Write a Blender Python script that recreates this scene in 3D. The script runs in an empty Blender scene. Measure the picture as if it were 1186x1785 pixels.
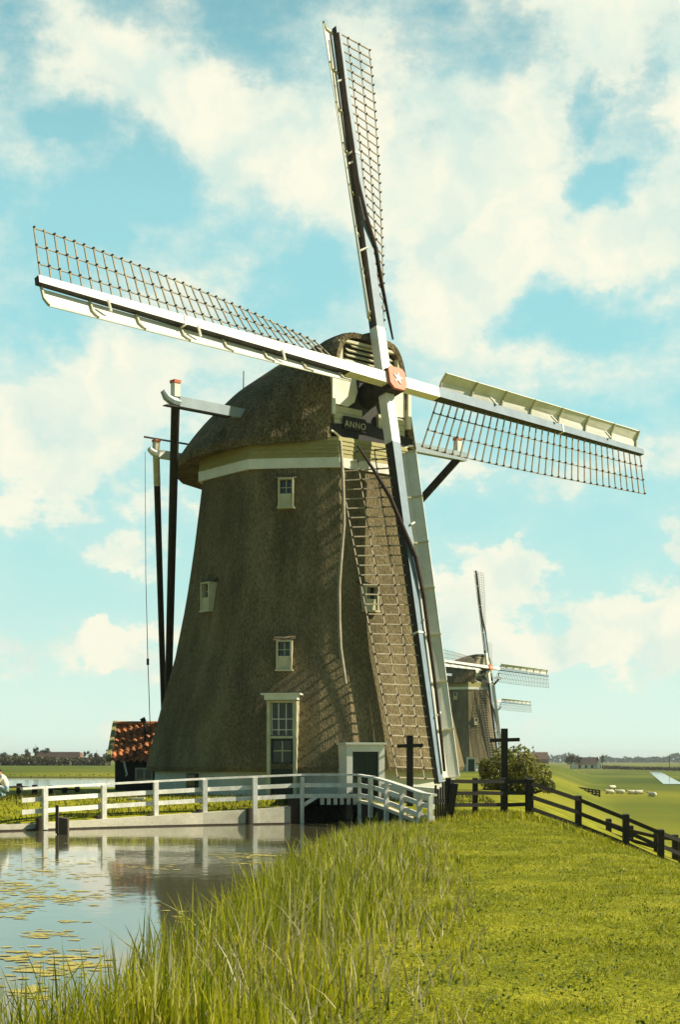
import bpy, math, random
import numpy as np
from mathutils import Vector, Matrix
random.seed(7); rng = np.random.default_rng(7)
C = bpy.context.scene.collection
R = math.radians
PI = math.pi
F = 2744.0; PX = 593.0; PY = 1325.0; EYE = 1.7            # focal length and horizon in photo pixels, eye height over the water

def at(px, py, d):                                         # photo pixel at depth d -> world
    return Vector(((px-PX)/F*d, d, EYE-(py-PY)/F*d))
def hz(py, d): return EYE-(py-PY)/F*d
def lerp(a, b, t): return a+(b-a)*t
def smooth(t):
    t = min(1, max(0, t)); return t*t*(3-2*t)
def interp(x, xs, ys): return float(np.interp(x, xs, ys))

# ------------------------------------------------------------------ materials
def newmat(name):
    m = bpy.data.materials.new(name); m.use_nodes = True
    nt = m.node_tree
    return m, nt, nt.nodes, nt.links, nt.nodes['Principled BSDF']

def mat(name, col, rough=.7, var=.25, scale=4.0, bump=.0, stretch=(1, 1, 1), fine=None, spec=.3, col2=None, detail=6, coords='Object', bdist=.02, streak=0):
    """noise-broken paint, wood, stone, thatch"""
    m, nt, N, L, b = newmat(name)
    tc = N.new('ShaderNodeTexCoord'); mp = N.new('ShaderNodeMapping')
    mp.inputs['Scale'].default_value = stretch
    L.new(tc.outputs[coords], mp.inputs['Vector'])
    n1 = N.new('ShaderNodeTexNoise'); n1.inputs['Scale'].default_value = scale; n1.inputs['Detail'].default_value = detail
    n1.inputs['Roughness'].default_value = .65
    L.new(mp.outputs[0], n1.inputs['Vector'])
    cr = N.new('ShaderNodeValToRGB')
    lo = [c*(1-var) for c in col]; hi = [min(1, c*(1+var)) for c in col]
    if col2: lo = col2
    cr.color_ramp.elements[0].position = .3; cr.color_ramp.elements[1].position = .7
    cr.color_ramp.elements[0].color = (*lo, 1); cr.color_ramp.elements[1].color = (*hi, 1)
    L.new(n1.outputs['Fac'], cr.inputs[0])
    out = cr.outputs[0]; h = n1.outputs['Fac']
    if fine:
        n2 = N.new('ShaderNodeTexNoise'); n2.inputs['Scale'].default_value = fine[0]; n2.inputs['Detail'].default_value = 3
        L.new(mp.outputs[0], n2.inputs['Vector'])
        mr = N.new('ShaderNodeMapRange'); mr.inputs[1].default_value = .3; mr.inputs[2].default_value = .7
        mr.inputs[3].default_value = 1-fine[1]; mr.inputs[4].default_value = 1+fine[1]
        L.new(n2.outputs['Fac'], mr.inputs[0])
        mx = N.new('ShaderNodeVectorMath'); mx.operation = 'SCALE'
        L.new(out, mx.inputs[0]); L.new(mr.outputs[0], mx.inputs['Scale'])
        out = mx.outputs[0]; h = n2.outputs['Fac']
    if streak:          # rain streaks and mossy patches
        m3 = N.new('ShaderNodeMapping'); m3.inputs['Scale'].default_value = (1.6, 1.6, .16); L.new(tc.outputs[coords], m3.inputs['Vector'])
        n3 = N.new('ShaderNodeTexNoise'); n3.inputs['Scale'].default_value = 1.5; n3.inputs['Detail'].default_value = 7; n3.inputs['Roughness'].default_value = .6; L.new(m3.outputs[0], n3.inputs['Vector'])
        r3 = N.new('ShaderNodeMapRange'); r3.inputs[1].default_value = .40; r3.inputs[2].default_value = .66; r3.inputs[3].default_value = 0; r3.inputs[4].default_value = streak; L.new(n3.outputs['Fac'], r3.inputs[0])
        x3 = N.new('ShaderNodeMix'); x3.data_type = 'RGBA'; x3.blend_type = 'MULTIPLY'; L.new(r3.outputs[0], x3.inputs[0]); L.new(out, x3.inputs[6]); x3.inputs[7].default_value = (.42, .45, .36, 1)
        out = x3.outputs[2]
    L.new(out, b.inputs['Base Color'])
    b.inputs['Roughness'].default_value = rough
    b.inputs['Specular IOR Level'].default_value = spec
    if bump:
        bp = N.new('ShaderNodeBump'); bp.inputs['Strength'].default_value = bump; bp.inputs['Distance'].default_value = bdist
        L.new(h, bp.inputs['Height']); L.new(bp.outputs[0], b.inputs['Normal'])
    return m

def leafmat(name, c1, c2, c3=None, trans=.35, patch=None):
    """foliage and grass: colour varies leaf by leaf, and in patches over the ground"""
    m, nt, N, L, b = newmat(name)
    g = N.new('ShaderNodeNewGeometry'); cr = N.new('ShaderNodeValToRGB')
    e = cr.color_ramp.elements
    e[0].color = (*c1, 1); e[1].color = (*c2, 1)
    if c3:
        e[1].position = .84; x = e.new(1.0); x.color = (*c3, 1)
    L.new(g.outputs['Random Per Island'], cr.inputs[0])
    out = cr.outputs[0]
    if patch:
        tc = N.new('ShaderNodeTexCoord'); n = N.new('ShaderNodeTexNoise'); n.inputs['Scale'].default_value = patch[0]; n.inputs['Detail'].default_value = 5
        L.new(tc.outputs['Object'], n.inputs['Vector'])
        mr = N.new('ShaderNodeMapRange'); mr.inputs[1].default_value = .35; mr.inputs[2].default_value = .65; mr.inputs[3].default_value = 0; mr.inputs[4].default_value = 1
        L.new(n.outputs['Fac'], mr.inputs[0])
        mx = N.new('ShaderNodeMix'); mx.data_type = 'RGBA'; mx.blend_type = 'MULTIPLY'
        L.new(mr.outputs[0], mx.inputs[0]); L.new(out, mx.inputs[6]); mx.inputs[7].default_value = (*patch[1], 1)
        out = mx.outputs[2]
    L.new(out, b.inputs['Base Color']); b.inputs['Roughness'].default_value = .55; b.inputs['Specular IOR Level'].default_value = .25
    t = N.new('ShaderNodeBsdfTranslucent'); L.new(out, t.inputs['Color'])
    ms = N.new('ShaderNodeMixShader'); ms.inputs[0].default_value = trans
    o = N['Material Output']
    L.new(b.outputs[0], ms.inputs[1]); L.new(t.outputs[0], ms.inputs[2]); L.new(ms.outputs[0], o.inputs['Surface'])
    return m

M = {}
M['thatch'] = mat('thatch', (.20, .158, .085), .95, .36, .8, 1.0, (1, 1, .35), (26, .42), .1, bdist=.05, streak=.45)
M['cap_thatch'] = mat('cap_thatch', (.19, .148, .08), .95, .35, 1.3, 1.0, (1, 1, .6), (18, .6), .1, bdist=.06, streak=.7)
M['white'] = mat('white_paint', (.80, .78, .68), .5, .05, 2.0, .05, fine=(18, .04), col2=(.70, .67, .55))
M['railwhite'] = mat('railing_paint', (.84, .82, .75), .6, .04, 5.0, .1, (1, 1, .5), fine=(30, .10), col2=(.58, .55, .44))
M['cream'] = mat('cream_paint', (.60, .56, .37), .6, .06, 3, .05, fine=(20, .05), col2=(.46, .42, .26))
M['yellowboard'] = mat('yellow_boarding', (.36, .31, .11), .7, .15, 3, .2, (1, 1, 6), fine=(9, .12))
M['paleblue'] = mat('blue_grey_paint', (.21, .285, .33), .55, .06, 2.5, .05, fine=(22, .06), col2=(.15, .21, .25))
M['beamblue'] = mat('pale_blue_paint', (.36, .43, .46), .5, .06, 2.5, .05, fine=(22, .05), col2=(.30, .36, .38))
M['tarred'] = mat('tarred_wood', (.022, .019, .014), .65, .4, 5, .2, (1, 1, .3), spec=.3)
M['darkgreen'] = mat('dark_green_paint', (.018, .030, .018), .4, .2, 4)
M['darkstock'] = mat('dark_stock_paint', (.035, .032, .022), .55, .3, 4, .1)
M['lath'] = mat('weathered_lath', (.36, .30, .205), .8, .25, 3, .1, fine=(20, .15))
M['knot'] = mat('lashing', (.03, .024, .018), .8)
M['cloth'] = mat('rolled_canvas', (.045, .030, .020), .9, .35, 6, .4, fine=(25, .3))
M['red'] = mat('red_paint', (.58, .15, .05), .5, .15, 6, .05)
M['glass'] = mat('window_glass', (.02, .025, .028), .08, .2, 2, spec=.6)
M['concrete'] = mat('concrete', (.60, .55, .42), .85, .12, 1.6, .25, (1, 1, 2), fine=(14, .1), col2=(.46, .42, .31))
M['plinth'] = mat('limewash', (.66, .66, .56), .8, .06, 1.2, .1, fine=(12, .06), col2=(.50, .50, .42))
M['blackwood'] = mat('black_boarding', (.016, .014, .011), .6, .5, 4, .3, (6, 6, .4))
M['timber'] = mat('wet_timber', (.045, .032, .020), .7, .4, 5, .3, (3, 3, .4))
M['pile'] = mat('grey_brown_pile', (.10, .075, .05), .85, .35, 5, .3, (3, 3, .4))
M['tile'] = mat('orange_pantile', (.52, .185, .06), .85, .3, 7, .1, fine=(3.2, .5), col2=(.16, .065, .035))
M['roofred'] = mat('dull_red_roof', (.10, .050, .035), .8, .25, .8)
M['barnroof'] = mat('dark_barn_roof', (.055, .034, .024), .85, .25, .5)
M['brick'] = mat('brown_brick', (.24, .12, .08), .8, .2, 2)
M['wool'] = mat('sheep_wool', (.72, .66, .50), .95, .12, 8, .3)
M['muzzle'] = mat('sheep_face', (.10, .08, .06), .8)
M['skin'] = mat('skin', (.45, .25, .16), .6, .1)
M['hair'] = mat('dark_hair', (.02, .014, .01), .6)
M['shirt'] = mat('white_shirt', (.78, .74, .62), .8, .06)
M['jeans'] = mat('pale_blue_trousers', (.35, .48, .58), .85, .1)
M['iron'] = mat('dark_iron', (.03, .03, .03), .5)
M['soil'] = mat('bank_soil', (.05, .04, .022), .95, .4, 3)
M['algae'] = mat('yellow_pondweed', (.46, .36, .10), .8, .3, 5, .3, fine=(30, .3), col2=(.26, .24, .06))
M['trunk'] = mat('bark', (.06, .045, .03), .9)

# ------------------------------------------------------------------ mesh builder
class MB:
    def __init__(s): s.v = []; s.f = []; s.mi = []
    def face(s, idx, mi=0): s.f.append(tuple(idx)); s.mi.append(mi)
    def poly(s, pts, mi=0):
        k = len(s.v); s.v += [tuple(p) for p in pts]; s.face(range(k, k+len(pts)), mi)
    def hexa(s, p, mi=0, fmi=None):       # 8 points: bottom 4 ccw, top 4 ccw
        k = len(s.v); s.v += [tuple(q) for q in p]
        fs = [(3, 2, 1, 0), (4, 5, 6, 7), (0, 1, 5, 4), (1, 2, 6, 5), (2, 3, 7, 6), (3, 0, 4, 7)]
        for i, q in enumerate(fs): s.face([k+j for j in q], fmi[i] if fmi else mi)
    def box(s, c, d, rz=0, mi=0, m=None):
        x, y, z = d[0]/2, d[1]/2, d[2]/2
        P = [Vector(q) for q in ((-x, -y, -z), (x, -y, -z), (x, y, -z), (-x, y, -z), (-x, -y, z), (x, -y, z), (x, y, z), (-x, y, z))]
        if m is None: m = Matrix.Rotation(rz, 3, 'Z')
        c = Vector(c); s.hexa([c+m@q for q in P], mi)
    def beam(s, a, b, w, h, up=(0, 0, 1), mi=0, w2=None, h2=None, fmi=None):
        a, b = Vector(a), Vector(b); d = (b-a).normalized(); up = Vector(up)
        if abs(d.dot(up)) > .98: up = Vector((0, 1, 0))
        sd = d.cross(up).normalized(); u = sd.cross(d)
        w2 = w if w2 is None else w2; h2 = h if h2 is None else h2
        def ring(p, w, h): return [p-sd*w/2-u*h/2, p+sd*w/2-u*h/2, p+sd*w/2+u*h/2, p-sd*w/2+u*h/2]
        s.hexa(ring(a, w, h)+ring(b, w2, h2), mi, fmi)
    def tube(s, pts, r, n=8, mi=0, caps=True):
        pts = [Vector(p) for p in pts]
        rs = r if isinstance(r, (list, tuple)) else [r]*len(pts)
        k = len(s.v); ref = None
        for i, p in enumerate(pts):
            d = (pts[min(i+1, len(pts)-1)]-pts[max(i-1, 0)]).normalized()
            if ref is None: ref = Vector((0, 0, 1)) if abs(d.z) < .9 else Vector((1, 0, 0))
            a = (ref-d*ref.dot(d)).normalized(); b = d.cross(a); ref = a
            for j in range(n):
                t = 2*PI*j/n; s.v.append(tuple(p+(a*math.cos(t)+b*math.sin(t))*rs[i]))
        for i in range(len(pts)-1):
            for j in range(n):
                s.face((k+i*n+j, k+i*n+(j+1) % n, k+(i+1)*n+(j+1) % n, k+(i+1)*n+j), mi)
        if caps:
            s.face([k+j for j in range(n)][::-1], mi); s.face([k+(len(pts)-1)*n+j for j in range(n)], mi)
    def loft(s, rings, mi=0, cap0=True, cap1=True):
        n = len(rings[0]); k = len(s.v)
        for r in rings: s.v += [tuple(p) for p in r]
        for i in range(len(rings)-1):
            for j in range(n):
                s.face((k+i*n+j, k+i*n+(j+1) % n, k+(i+1)*n+(j+1) % n, k+(i+1)*n+j), mi)
        if cap0: s.face([k+j for j in range(n)][::-1], mi)
        if cap1: s.face([k+(len(rings)-1)*n+j for j in range(n)], mi)
    def prism(s, pts, off, mi=0):
        off = Vector(off); s.loft([[Vector(p) for p in pts], [Vector(p)+off for p in pts]], mi)
    def build(s, name, ms, parent=None, matrix=None, smooth=False, recalc=True):
        me = bpy.data.meshes.new(name); me.from_pydata(s.v, [], s.f)
        if not isinstance(ms, (list, tuple)): ms = [ms]
        for m in ms: me.materials.append(M[m])
        me.polygons.foreach_set('material_index', s.mi)
        if recalc:
            import bmesh
            bm = bmesh.new(); bm.from_mesh(me); bmesh.ops.recalc_face_normals(bm, faces=bm.faces); bm.to_mesh(me); bm.free()
        if smooth: me.shade_smooth() if hasattr(me, 'shade_smooth') else me.polygons.foreach_set('use_smooth', [True]*len(me.polygons))
        me.update()
        o = bpy.data.objects.new(name, me); C.objects.link(o)
        if parent: o.parent = parent
        if matrix is not None: o.matrix_local = matrix
        return o

def tag(o, label=None, cat=None, group=None, kind=None):
    if label: o['label'] = label
    if cat: o['category'] = cat
    if group: o['group'] = group
    if kind: o['kind'] = kind
    return o
def empty(name, loc, label=None, cat=None, group=None, rz=0):
    o = bpy.data.objects.new(name, None); C.objects.link(o); o.location = loc; o.rotation_euler = (0, 0, rz)
    o.empty_display_size = .3
    return tag(o, label, cat, group)
KIDS = {}
def kids(o): return [c for c in bpy.data.objects if c.parent == o]
def copy_tree(o, parent=None):
    c = o.copy(); C.objects.link(c)
    if parent: c.parent = parent
    for k in kids(o): copy_tree(k, c)
    return c

def leaf_mesh(name, pts, nrm, size, matname, parent=None, jitter=.9, aspect=.6):
    """many small pointed leaf quads at PTS"""
    n = len(pts); P = np.asarray(pts, float)
    d = rng.normal(size=(n, 3)); 
    if nrm is not None: d = d*jitter+np.asarray(nrm)
    d /= np.linalg.norm(d, axis=1)[:, None]
    a = np.cross(d, rng.normal(size=(n, 3))); a /= np.linalg.norm(a, axis=1)[:, None]
    b = np.cross(d, a)
    sz = np.asarray(size if np.ndim(size) else np.full(n, size))*rng.uniform(.6, 1.3, n)
    a *= sz[:, None]; b *= (sz*aspect)[:, None]
    V = np.stack([P-a, P-b*.9, P+a, P+b*.9], 1).reshape(-1, 3)
    return np_mesh(name, V, np.arange(4*n).reshape(-1, 4), matname, parent)
def np_mesh(name, V, Fc, matname, parent=None, smooth=False):
    me = bpy.data.meshes.new(name); k = Fc.shape[1]
    me.vertices.add(len(V)); me.vertices.foreach_set('co', V.astype(np.float32).ravel())
    me.loops.add(Fc.size); me.loops.foreach_set('vertex_index', Fc.astype(np.int32).ravel())
    me.polygons.add(len(Fc)); me.polygons.foreach_set('loop_start', np.arange(0, Fc.size, k, dtype=np.int32))
    if smooth: me.polygons.foreach_set('use_smooth', np.ones(len(Fc), bool))
    me.materials.append(M[matname]); me.update(calc_edges=True); me.validate()
    o = bpy.data.objects.new(name, me); C.objects.link(o)
    if parent: o.parent = parent
    return o

# ------------------------------------------------------------------ lie of the land
WX = [-60, -14, -8.06, -7.25, -6.05, -4.79, -3.58, -2.26, -1.3, 1.0]
WY = [14, 33.6, 37.6, 38.2, 39.3, 40.2, 41.0, 41.6, 42.0, 42.2]
WT = [.10, .12, .156, .17, .215, .27, .33, .40, .47, .5]      # top of the quay wall
SY = [-30, 4, 8, 12.4, 17, 22, 26.7, 32, 34.6, 36.4, 39, 42.2, 46]
SX = [-3.6, -1.8, -1.38, -.92, -.64, -.40, -.20, .24, .68, 2.0, 1.45, .62, .55]
def wall_y(x): return interp(x, WX, WY)
def shore_x(y): return interp(y, SY, SX)
def crest_x(y): return interp(y, [0, 40, 60, 120, 200, 320, 600, 6000], [4.5, 4.6, 6.6, 15, 27, 46, 80, 700])
def ground_z(x, y):
    z = land_z(x, y)
    if 5 < y < 36 and z > .03: z += .011*(math.sin(x*2.9+y*.7)+math.sin(y*1.7-x*1.3)+math.sin(x*1.1+y*2.3))
    return z
def land_z(x, y):
    wy = wall_y(x)
    if y > 46.5 or y > wy and x < shore_x(y) and not (-1.3 < x and y < 45.5):
        # yard, mill mound, land beyond
        d = y-wy if x < 1 else y-42
        t = interp(x, WX, WT)
        z = lerp(t+.02, .66, smooth(max(0, d)/3.6))
        if y > 60: z = lerp(z, .4, smooth((y-60)/12))
        lake = smooth((y-61)/9)*(1-smooth((y-154)/3))*(1-smooth((x+3)/4))
        z = lerp(z, -.7, lake)
        if y > 150: z = lerp(z, .32, smooth((y-150)/20))
        if d < .22 and x < 1: z = -.8
    else:
        sx = shore_x(y)
        if x < sx and (y < wy+.1 or x > -1.3): return -.75*smooth((sx-x)/1.1)-.02
        z = interp(y, [0, 20, 35.5, 42, 46], [.34, .33, .25, .55, .66])
        if y < 36: z *= smooth((x-sx)/.9+.05)
    ce = crest_x(y)
    if x > ce-.8:
        q = x-ce
        fall = .37*(q if q > .8 else (q+.8)**2/3.2)
        z = max(z-fall, -1.5)
    if y > 600 and x > -50: z = min(z, -1.5+0*z) if x > ce else z
    return z
def build_ground():
    ys = list(np.arange(-12, 4, 1.0))+list(np.arange(4, 50, .22))
    y = 50.
    st = .3
    while y < 7000: ys.append(y); st *= 1.05; y += st
    ys.append(7000)
    xp = list(np.arange(0, 12, .2)); x = 12.; st = .25
    while x < 4000: xp.append(x); st *= 1.07; x += st
    xs = sorted(set([-q for q in xp if q > 0]+xp))
    X, Y = len(xs), len(ys)
    V = np.zeros((Y*X, 3)); 
    for j, yy in enumerate(ys):
        for i, xx in enumerate(xs):
            V[j*X+i] = (xx, yy, ground_z(xx, yy))
    I = (np.arange(Y-1)[:, None]*X+np.arange(X-1)[None, :]).ravel()
    Fc = np.stack([I, I+1, I+1+X, I+X], 1)
    o = np_mesh('ground', V, Fc, 'meadow', smooth=True)
    tag(o, kind='structure')
# meadow ground material: short turf, yellower on the dike and near field, darker bands far off
def meadow():
    m, nt, N, L, b = newmat('meadow')
    g = N.new('ShaderNodeNewGeometry')
    def noise(s, st=(1, 1, 1), det=5):
        mp = N.new('ShaderNodeMapping'); mp.inputs['Scale'].default_value = st
        L.new(g.outputs['Position'], mp.inputs['Vector'])
        n = N.new('ShaderNodeTexNoise'); n.inputs['Scale'].default_value = s; n.inputs['Detail'].default_value = det
        L.new(mp.outputs[0], n.inputs['Vector']); return n.outputs['Fac']
    def ramp(src, els):
        r = N.new('ShaderNodeValToRGB'); e = r.color_ramp.elements
        while len(e) < len(els): e.new(.5)
        for q, (p, c) in zip(e, els): q.position = p; q.color = (*c, 1)
        L.new(src, r.inputs[0]); return r.outputs[0]
    near = ramp(noise(1.6, det=8), [(.32, (.14, .15, .006)), (.5, (.24, .24, .009)), (.68, (.33, .305, .018))])
    sx = N.new('ShaderNodeSeparateXYZ'); L.new(g.outputs['Position'], sx.inputs[0])
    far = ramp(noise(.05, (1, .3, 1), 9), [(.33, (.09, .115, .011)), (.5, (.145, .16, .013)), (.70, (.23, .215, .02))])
    # fields by distance: yellow-green pasture, then darker green strips
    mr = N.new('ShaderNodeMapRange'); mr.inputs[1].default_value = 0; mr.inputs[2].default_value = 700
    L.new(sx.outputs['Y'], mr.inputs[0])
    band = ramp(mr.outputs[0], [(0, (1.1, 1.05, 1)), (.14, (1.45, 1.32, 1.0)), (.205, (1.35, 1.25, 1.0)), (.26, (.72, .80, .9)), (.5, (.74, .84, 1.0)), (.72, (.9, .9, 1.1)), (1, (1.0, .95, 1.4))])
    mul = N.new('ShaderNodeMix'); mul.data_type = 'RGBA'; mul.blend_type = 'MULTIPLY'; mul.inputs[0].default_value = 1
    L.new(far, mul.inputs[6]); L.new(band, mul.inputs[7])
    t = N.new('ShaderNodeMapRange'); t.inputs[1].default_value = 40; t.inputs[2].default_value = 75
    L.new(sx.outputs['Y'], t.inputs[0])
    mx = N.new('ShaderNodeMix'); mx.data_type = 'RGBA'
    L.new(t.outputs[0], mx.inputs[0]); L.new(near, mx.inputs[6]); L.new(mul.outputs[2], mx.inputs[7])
    # bare soil under the water line
    u = N.new('ShaderNodeMapRange'); u.inputs[1].default_value = .02; u.inputs[2].default_value = .09
    L.new(sx.outputs['Z'], u.inputs[0])
    w = N.new('ShaderNodeMath'); w.operation = 'GREATER_THAN'; w.inputs[1].default_value = 4.4; L.new(sx.outputs['X'], w.inputs[0])
    w2 = N.new('ShaderNodeMath'); w2.operation = 'MAXIMUM'; L.new(u.outputs[0], w2.inputs[0]); L.new(w.outputs[0], w2.inputs[1])
    ms = N.new('ShaderNodeMix'); ms.data_type = 'RGBA'; ms.inputs[6].default_value = (.035, .032, .014, 1)
    L.new(w2.outputs[0], ms.inputs[0]); L.new(mx.outputs[2], ms.inputs[7])
    fn = noise(22, (1, 1, 1), 4)
    f2 = N.new('ShaderNodeMapRange'); f2.inputs[1].default_value = .3; f2.inputs[2].default_value = .7; f2.inputs[3].default_value = .6; f2.inputs[4].default_value = 1.35
    L.new(fn, f2.inputs[0])
    sc = N.new('ShaderNodeVectorMath'); sc.operation = 'SCALE'; L.new(ms.outputs[2], sc.inputs[0]); L.new(f2.outputs[0], sc.inputs['Scale'])
    L.new(sc.outputs[0], b.inputs['Base Color']); b.inputs['Roughness'].default_value = .9; b.inputs['Specular IOR Level'].default_value = .1
    bp = N.new('ShaderNodeBump'); bp.inputs['Strength'].default_value = .7; bp.inputs['Distance'].default_value = .05
    L.new(fn, bp.inputs['Height']); L.new(bp.outputs[0], b.inputs['Normal'])
    return m
M['meadow'] = meadow()
build_ground()

def water_mat():
    m, nt, N, L, b = newmat('water')
    g = N.new('ShaderNodeNewGeometry'); mp = N.new('ShaderNodeMapping'); mp.inputs['Scale'].default_value = (1, .5, 1)
    L.new(g.outputs['Position'], mp.inputs['Vector'])
    n = N.new('ShaderNodeTexNoise'); n.inputs['Scale'].default_value = 3.0; n.inputs['Detail'].default_value = 6
    L.new(mp.outputs[0], n.inputs['Vector'])
    bp = N.new('ShaderNodeBump'); bp.inputs['Strength'].default_value = .14; bp.inputs['Distance'].default_value = .02
    L.new(n.outputs['Fac'], bp.inputs['Height']); L.new(bp.outputs[0], b.inputs['Normal'])
    b.inputs['Base Color'].default_value = (.10, .095, .05, 1); b.inputs['Roughness'].default_value = .05
    b.inputs['IOR'].default_value = 1.33; b.inputs['Specular IOR Level'].default_value = .6
    return m
M['water'] = water_mat()
w = MB(); w.poly([(-900, -20, 0), (3.1, -20, 0), (3.1, 160, 0), (-900, 160, 0)]); tag(w.build('water', 'water', recalc=False), kind='structure')
w = MB(); w.poly([(42.6, 207, -1.44), (45.2, 207, -1.44), (87.5, 430, -1.44), (84.5, 430, -1.44)]); tag(w.build('ditch_water', 'water', recalc=False), kind='structure')

# ------------------------------------------------------------------ the windmill
PSI = R(6.6); PHI = R(42.9); ALPHA = R(13.4); THETA = R(2.5)
CX, CY, GZ = -1.0, 50.5, .62
PZ = [1.25, 1.52, 1.97, 2.6, 3.41, 4.85, 6.65, 8.27, 9.89, 10.5]
PR = [5.42, 5.36, 5.24, 5.08, 4.86, 4.44, 4.07, 3.82, 3.61, 3.53]
def rad(z): return interp(z, PZ, PR)
def oct_ring(r, z, c=(0, 0), n=8):
    # corner k sits 22.5 + 45k degrees right of the front face normal
    out = []
    for k in range(8):
        a = R(22.5+45*k)-PSI
        out.append((c[0]+r*math.sin(a), c[1]-r*math.cos(a), z))
    return out
def oct_ring_fine(r, z, sub=4, rnd=.06):
    cs = [Vector(p) for p in oct_ring(r, z)]; out = []
    for k in range(8):
        a, b = cs[k], cs[(k+1) % 8]
        for i in range(sub):
            p = a.lerp(b, i/sub)
            if i == 0: p = p*(1-rnd*.35); p.z = z
            out.append(p)
    return out
BODY = Matrix.Identity(4)
HEAD = Matrix.Rotation(PHI, 4, 'Z')
def face_frame(k):                     # outward normal and right-hand (seen from outside) direction of octagon face k (0 = front, 1 = right)
    a = R(45*k)-PSI
    return Vector((math.sin(a), -math.cos(a), 0)), Vector((math.cos(a), math.sin(a), 0))
def face_hit(px, py, k):               # where the sight line meets face k, in mill coordinates
    n, r = face_frame(k); lo, hi = 38., 56.
    for _ in range(50):
        d = (lo+hi)/2; p = at(px, py, d)
        s = n.x*(p.x-CX)+n.y*(p.y-CY)-rad(p.z)*math.cos(R(22.5))
        if s > 0: lo = d
        else: hi = d
    p = at(px, py, d); return Vector((p.x-CX, p.y-CY, p.z-GZ)), n, r

def make_mill():
    root = empty('windmill', (CX, CY, GZ), 'large brown thatched windmill with white framed sails standing closest by the white bridge', 'windmill', 'windmills along the dike')
    g = GZ
    # body
    b = MB(); rings = []
    zs = list(np.linspace(1.5, 3.6, 8))+list(np.linspace(4.2, 10.5, 10))
    rings.append(oct_ring_fine(5.0, 1.42-g)); rings.append(oct_ring_fine(5.30, 1.36-g))
    for z in zs: rings.append(oct_ring_fine(rad(z), z-g))
    b.loft(rings); b.build('thatched_body', 'thatch', root, BODY)
    b = MB(); b.loft([oct_ring(5.02, -.75), oct_ring(4.98, 1.40-g)]); pl = b.build('plinth', 'plinth', root, BODY)
    b = MB(); b.loft([oct_ring(3.60, 10.46-g), oct_ring(3.60, 10.76-g)]); b.build('white_band', 'white', root, BODY)
    b = MB(); z = 10.763-g
    for i in range(5):
        b.loft([oct_ring(3.60-.012*i, z), oct_ring(3.565-.012*i, z+.125)]); z += .125
    b.build('weatherboarding', 'yellowboard', root, BODY)
    # small windows
    def window(px, py, k, w=.46, h=.86):
        p, n, r = face_hit(px, py, k)
        m = Matrix((r, -n, Vector((0, 0, 1)))).transposed().to_4x4(); m.translation = p
        b = MB(); t = .05
        o = .18
        b.box((-w/2+t/2, -o/2+.06, 0), (t, o+.25, h)); b.box((w/2-t/2, -o/2+.06, 0), (t, o+.25, h))
        b.box((0, -o/2+.06, -h/2-t/2), (w+.06, o+.3, t))
        b.box((0, -o/2+.06, h/2-t/2), (w-2*t, o+.24, t)); b.box((0, -o/2+.075, -h*.27), (w-2*t, o+.2, h*.45))
        fr = b.build('window', 'cream', root, m)
        b = MB(); b.box((0, .05, h*.21), (w-2*t, .2, h*.48)); b.build('pane', 'glass', fr)
        b = MB(); b.box((0, -.07, h*.2), (.03, .04, h*.46)); b.box((0, -.072, h*.18), (w-2*t, .03, .025)); b.build('muntin', 'cream', fr)
        b = MB(); b.prism([(-w/2-.1, -.17, h/2+.0), (w/2+.1, -.17, h/2+.0), (w/2+.05, .35, h/2+.25), (-w/2-.05, .35, h/2+.25)], (0, .05, .05)); b.build('thatch_brow', 'thatch', fr)
    window(500, 860, 0); window(497, 1142, 0); window(368, 1040, 7); window(641, 1043, 1, .5, .74)
    # plinth window
    n, r = face_frame(7)
    for off in (.3,):
        p = n*(5.0*math.cos(R(22.5)))+r*off; p.z = .42
        m = Matrix((r, -n, Vector((0, 0, 1)))).transposed().to_4x4(); m.translation = p
        b = MB(); b.box((0, -.01, 0), (.56, .1, .52)); fr = b.build('plinth_window', 'darkgreen', root, m)
        b = MB(); b.box((0, -.03, 0), (.44, .1, .4)); b.build('pane', 'glass', fr)
    # front door with its tall frame, transom window and hood
    n, r = face_frame(0)
    dep = 5.36*math.cos(R(22.5))
    p = at(491, 1300, CY-dep-.1); q = Vector((p.x-CX, p.y-CY, 0)); off = q.dot(r)
    p = n*(dep+.03)+r*off
    m = Matrix((r, -n, Vector((0, 0, 1)))).transposed().to_4x4(); m.translation = p
    top = 3.42-g
    b = MB()
    for s in (-1, 1): b.box((s*.385, .30, top/2-.05), (.10, .85, top+.1))
    b.box((0, .1, 2.36-g), (.67, .42, .07)); b.box((0, .1, top-.03), (.67, .4, .06))
    door = b.build('doorway', 'cream', root, m)
    b = MB(); b.box((0, .10, (2.33-g)/2), (.668, .1, 2.32-g)); lf = b.build('door_leaf', 'darkgreen', door)
    b = MB(); b.box((0, .07, 1.95-g), (.52, .06, .62)); b.build('door_glass', 'glass', door)
    b = MB(); b.box((0, .035, 1.95-g), (.03, .03, .62))
    b.box((0, .038, 1.97-g), (.52, .03, .03)); b.build('door_muntin', 'cream', door)
    b = MB(); b.box((0, .10, (2.4+3.36)/2-g), (.668, .06, .96)); b.build('transom_window', 'glass', door)
    b = MB()
    for x in (-.11, .11): b.box((x, .055, 2.885-g), (.028, .03, .92))
    for z in (2.58, 2.89): b.box((0, .058, z-g), (.64, .03, .026))
    for x in (-.31, .31): b.box((x, .055, 2.885-g), (.03, .035, .93))
    b.build('transom_muntin', 'white', door)
    b = MB(); b.box((0, -.05, top+.09), (.96, .5, .14)); b.box((0, -.07, top+.185), (1.16, .6, .05)); b.build('door_hood', 'white', door)
    # white framed porch with dark double doors at the right-hand corner
    a = R(13); n = Vector((math.sin(a), -math.cos(a), 0)); r = Vector((math.cos(a), math.sin(a), 0))
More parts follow.
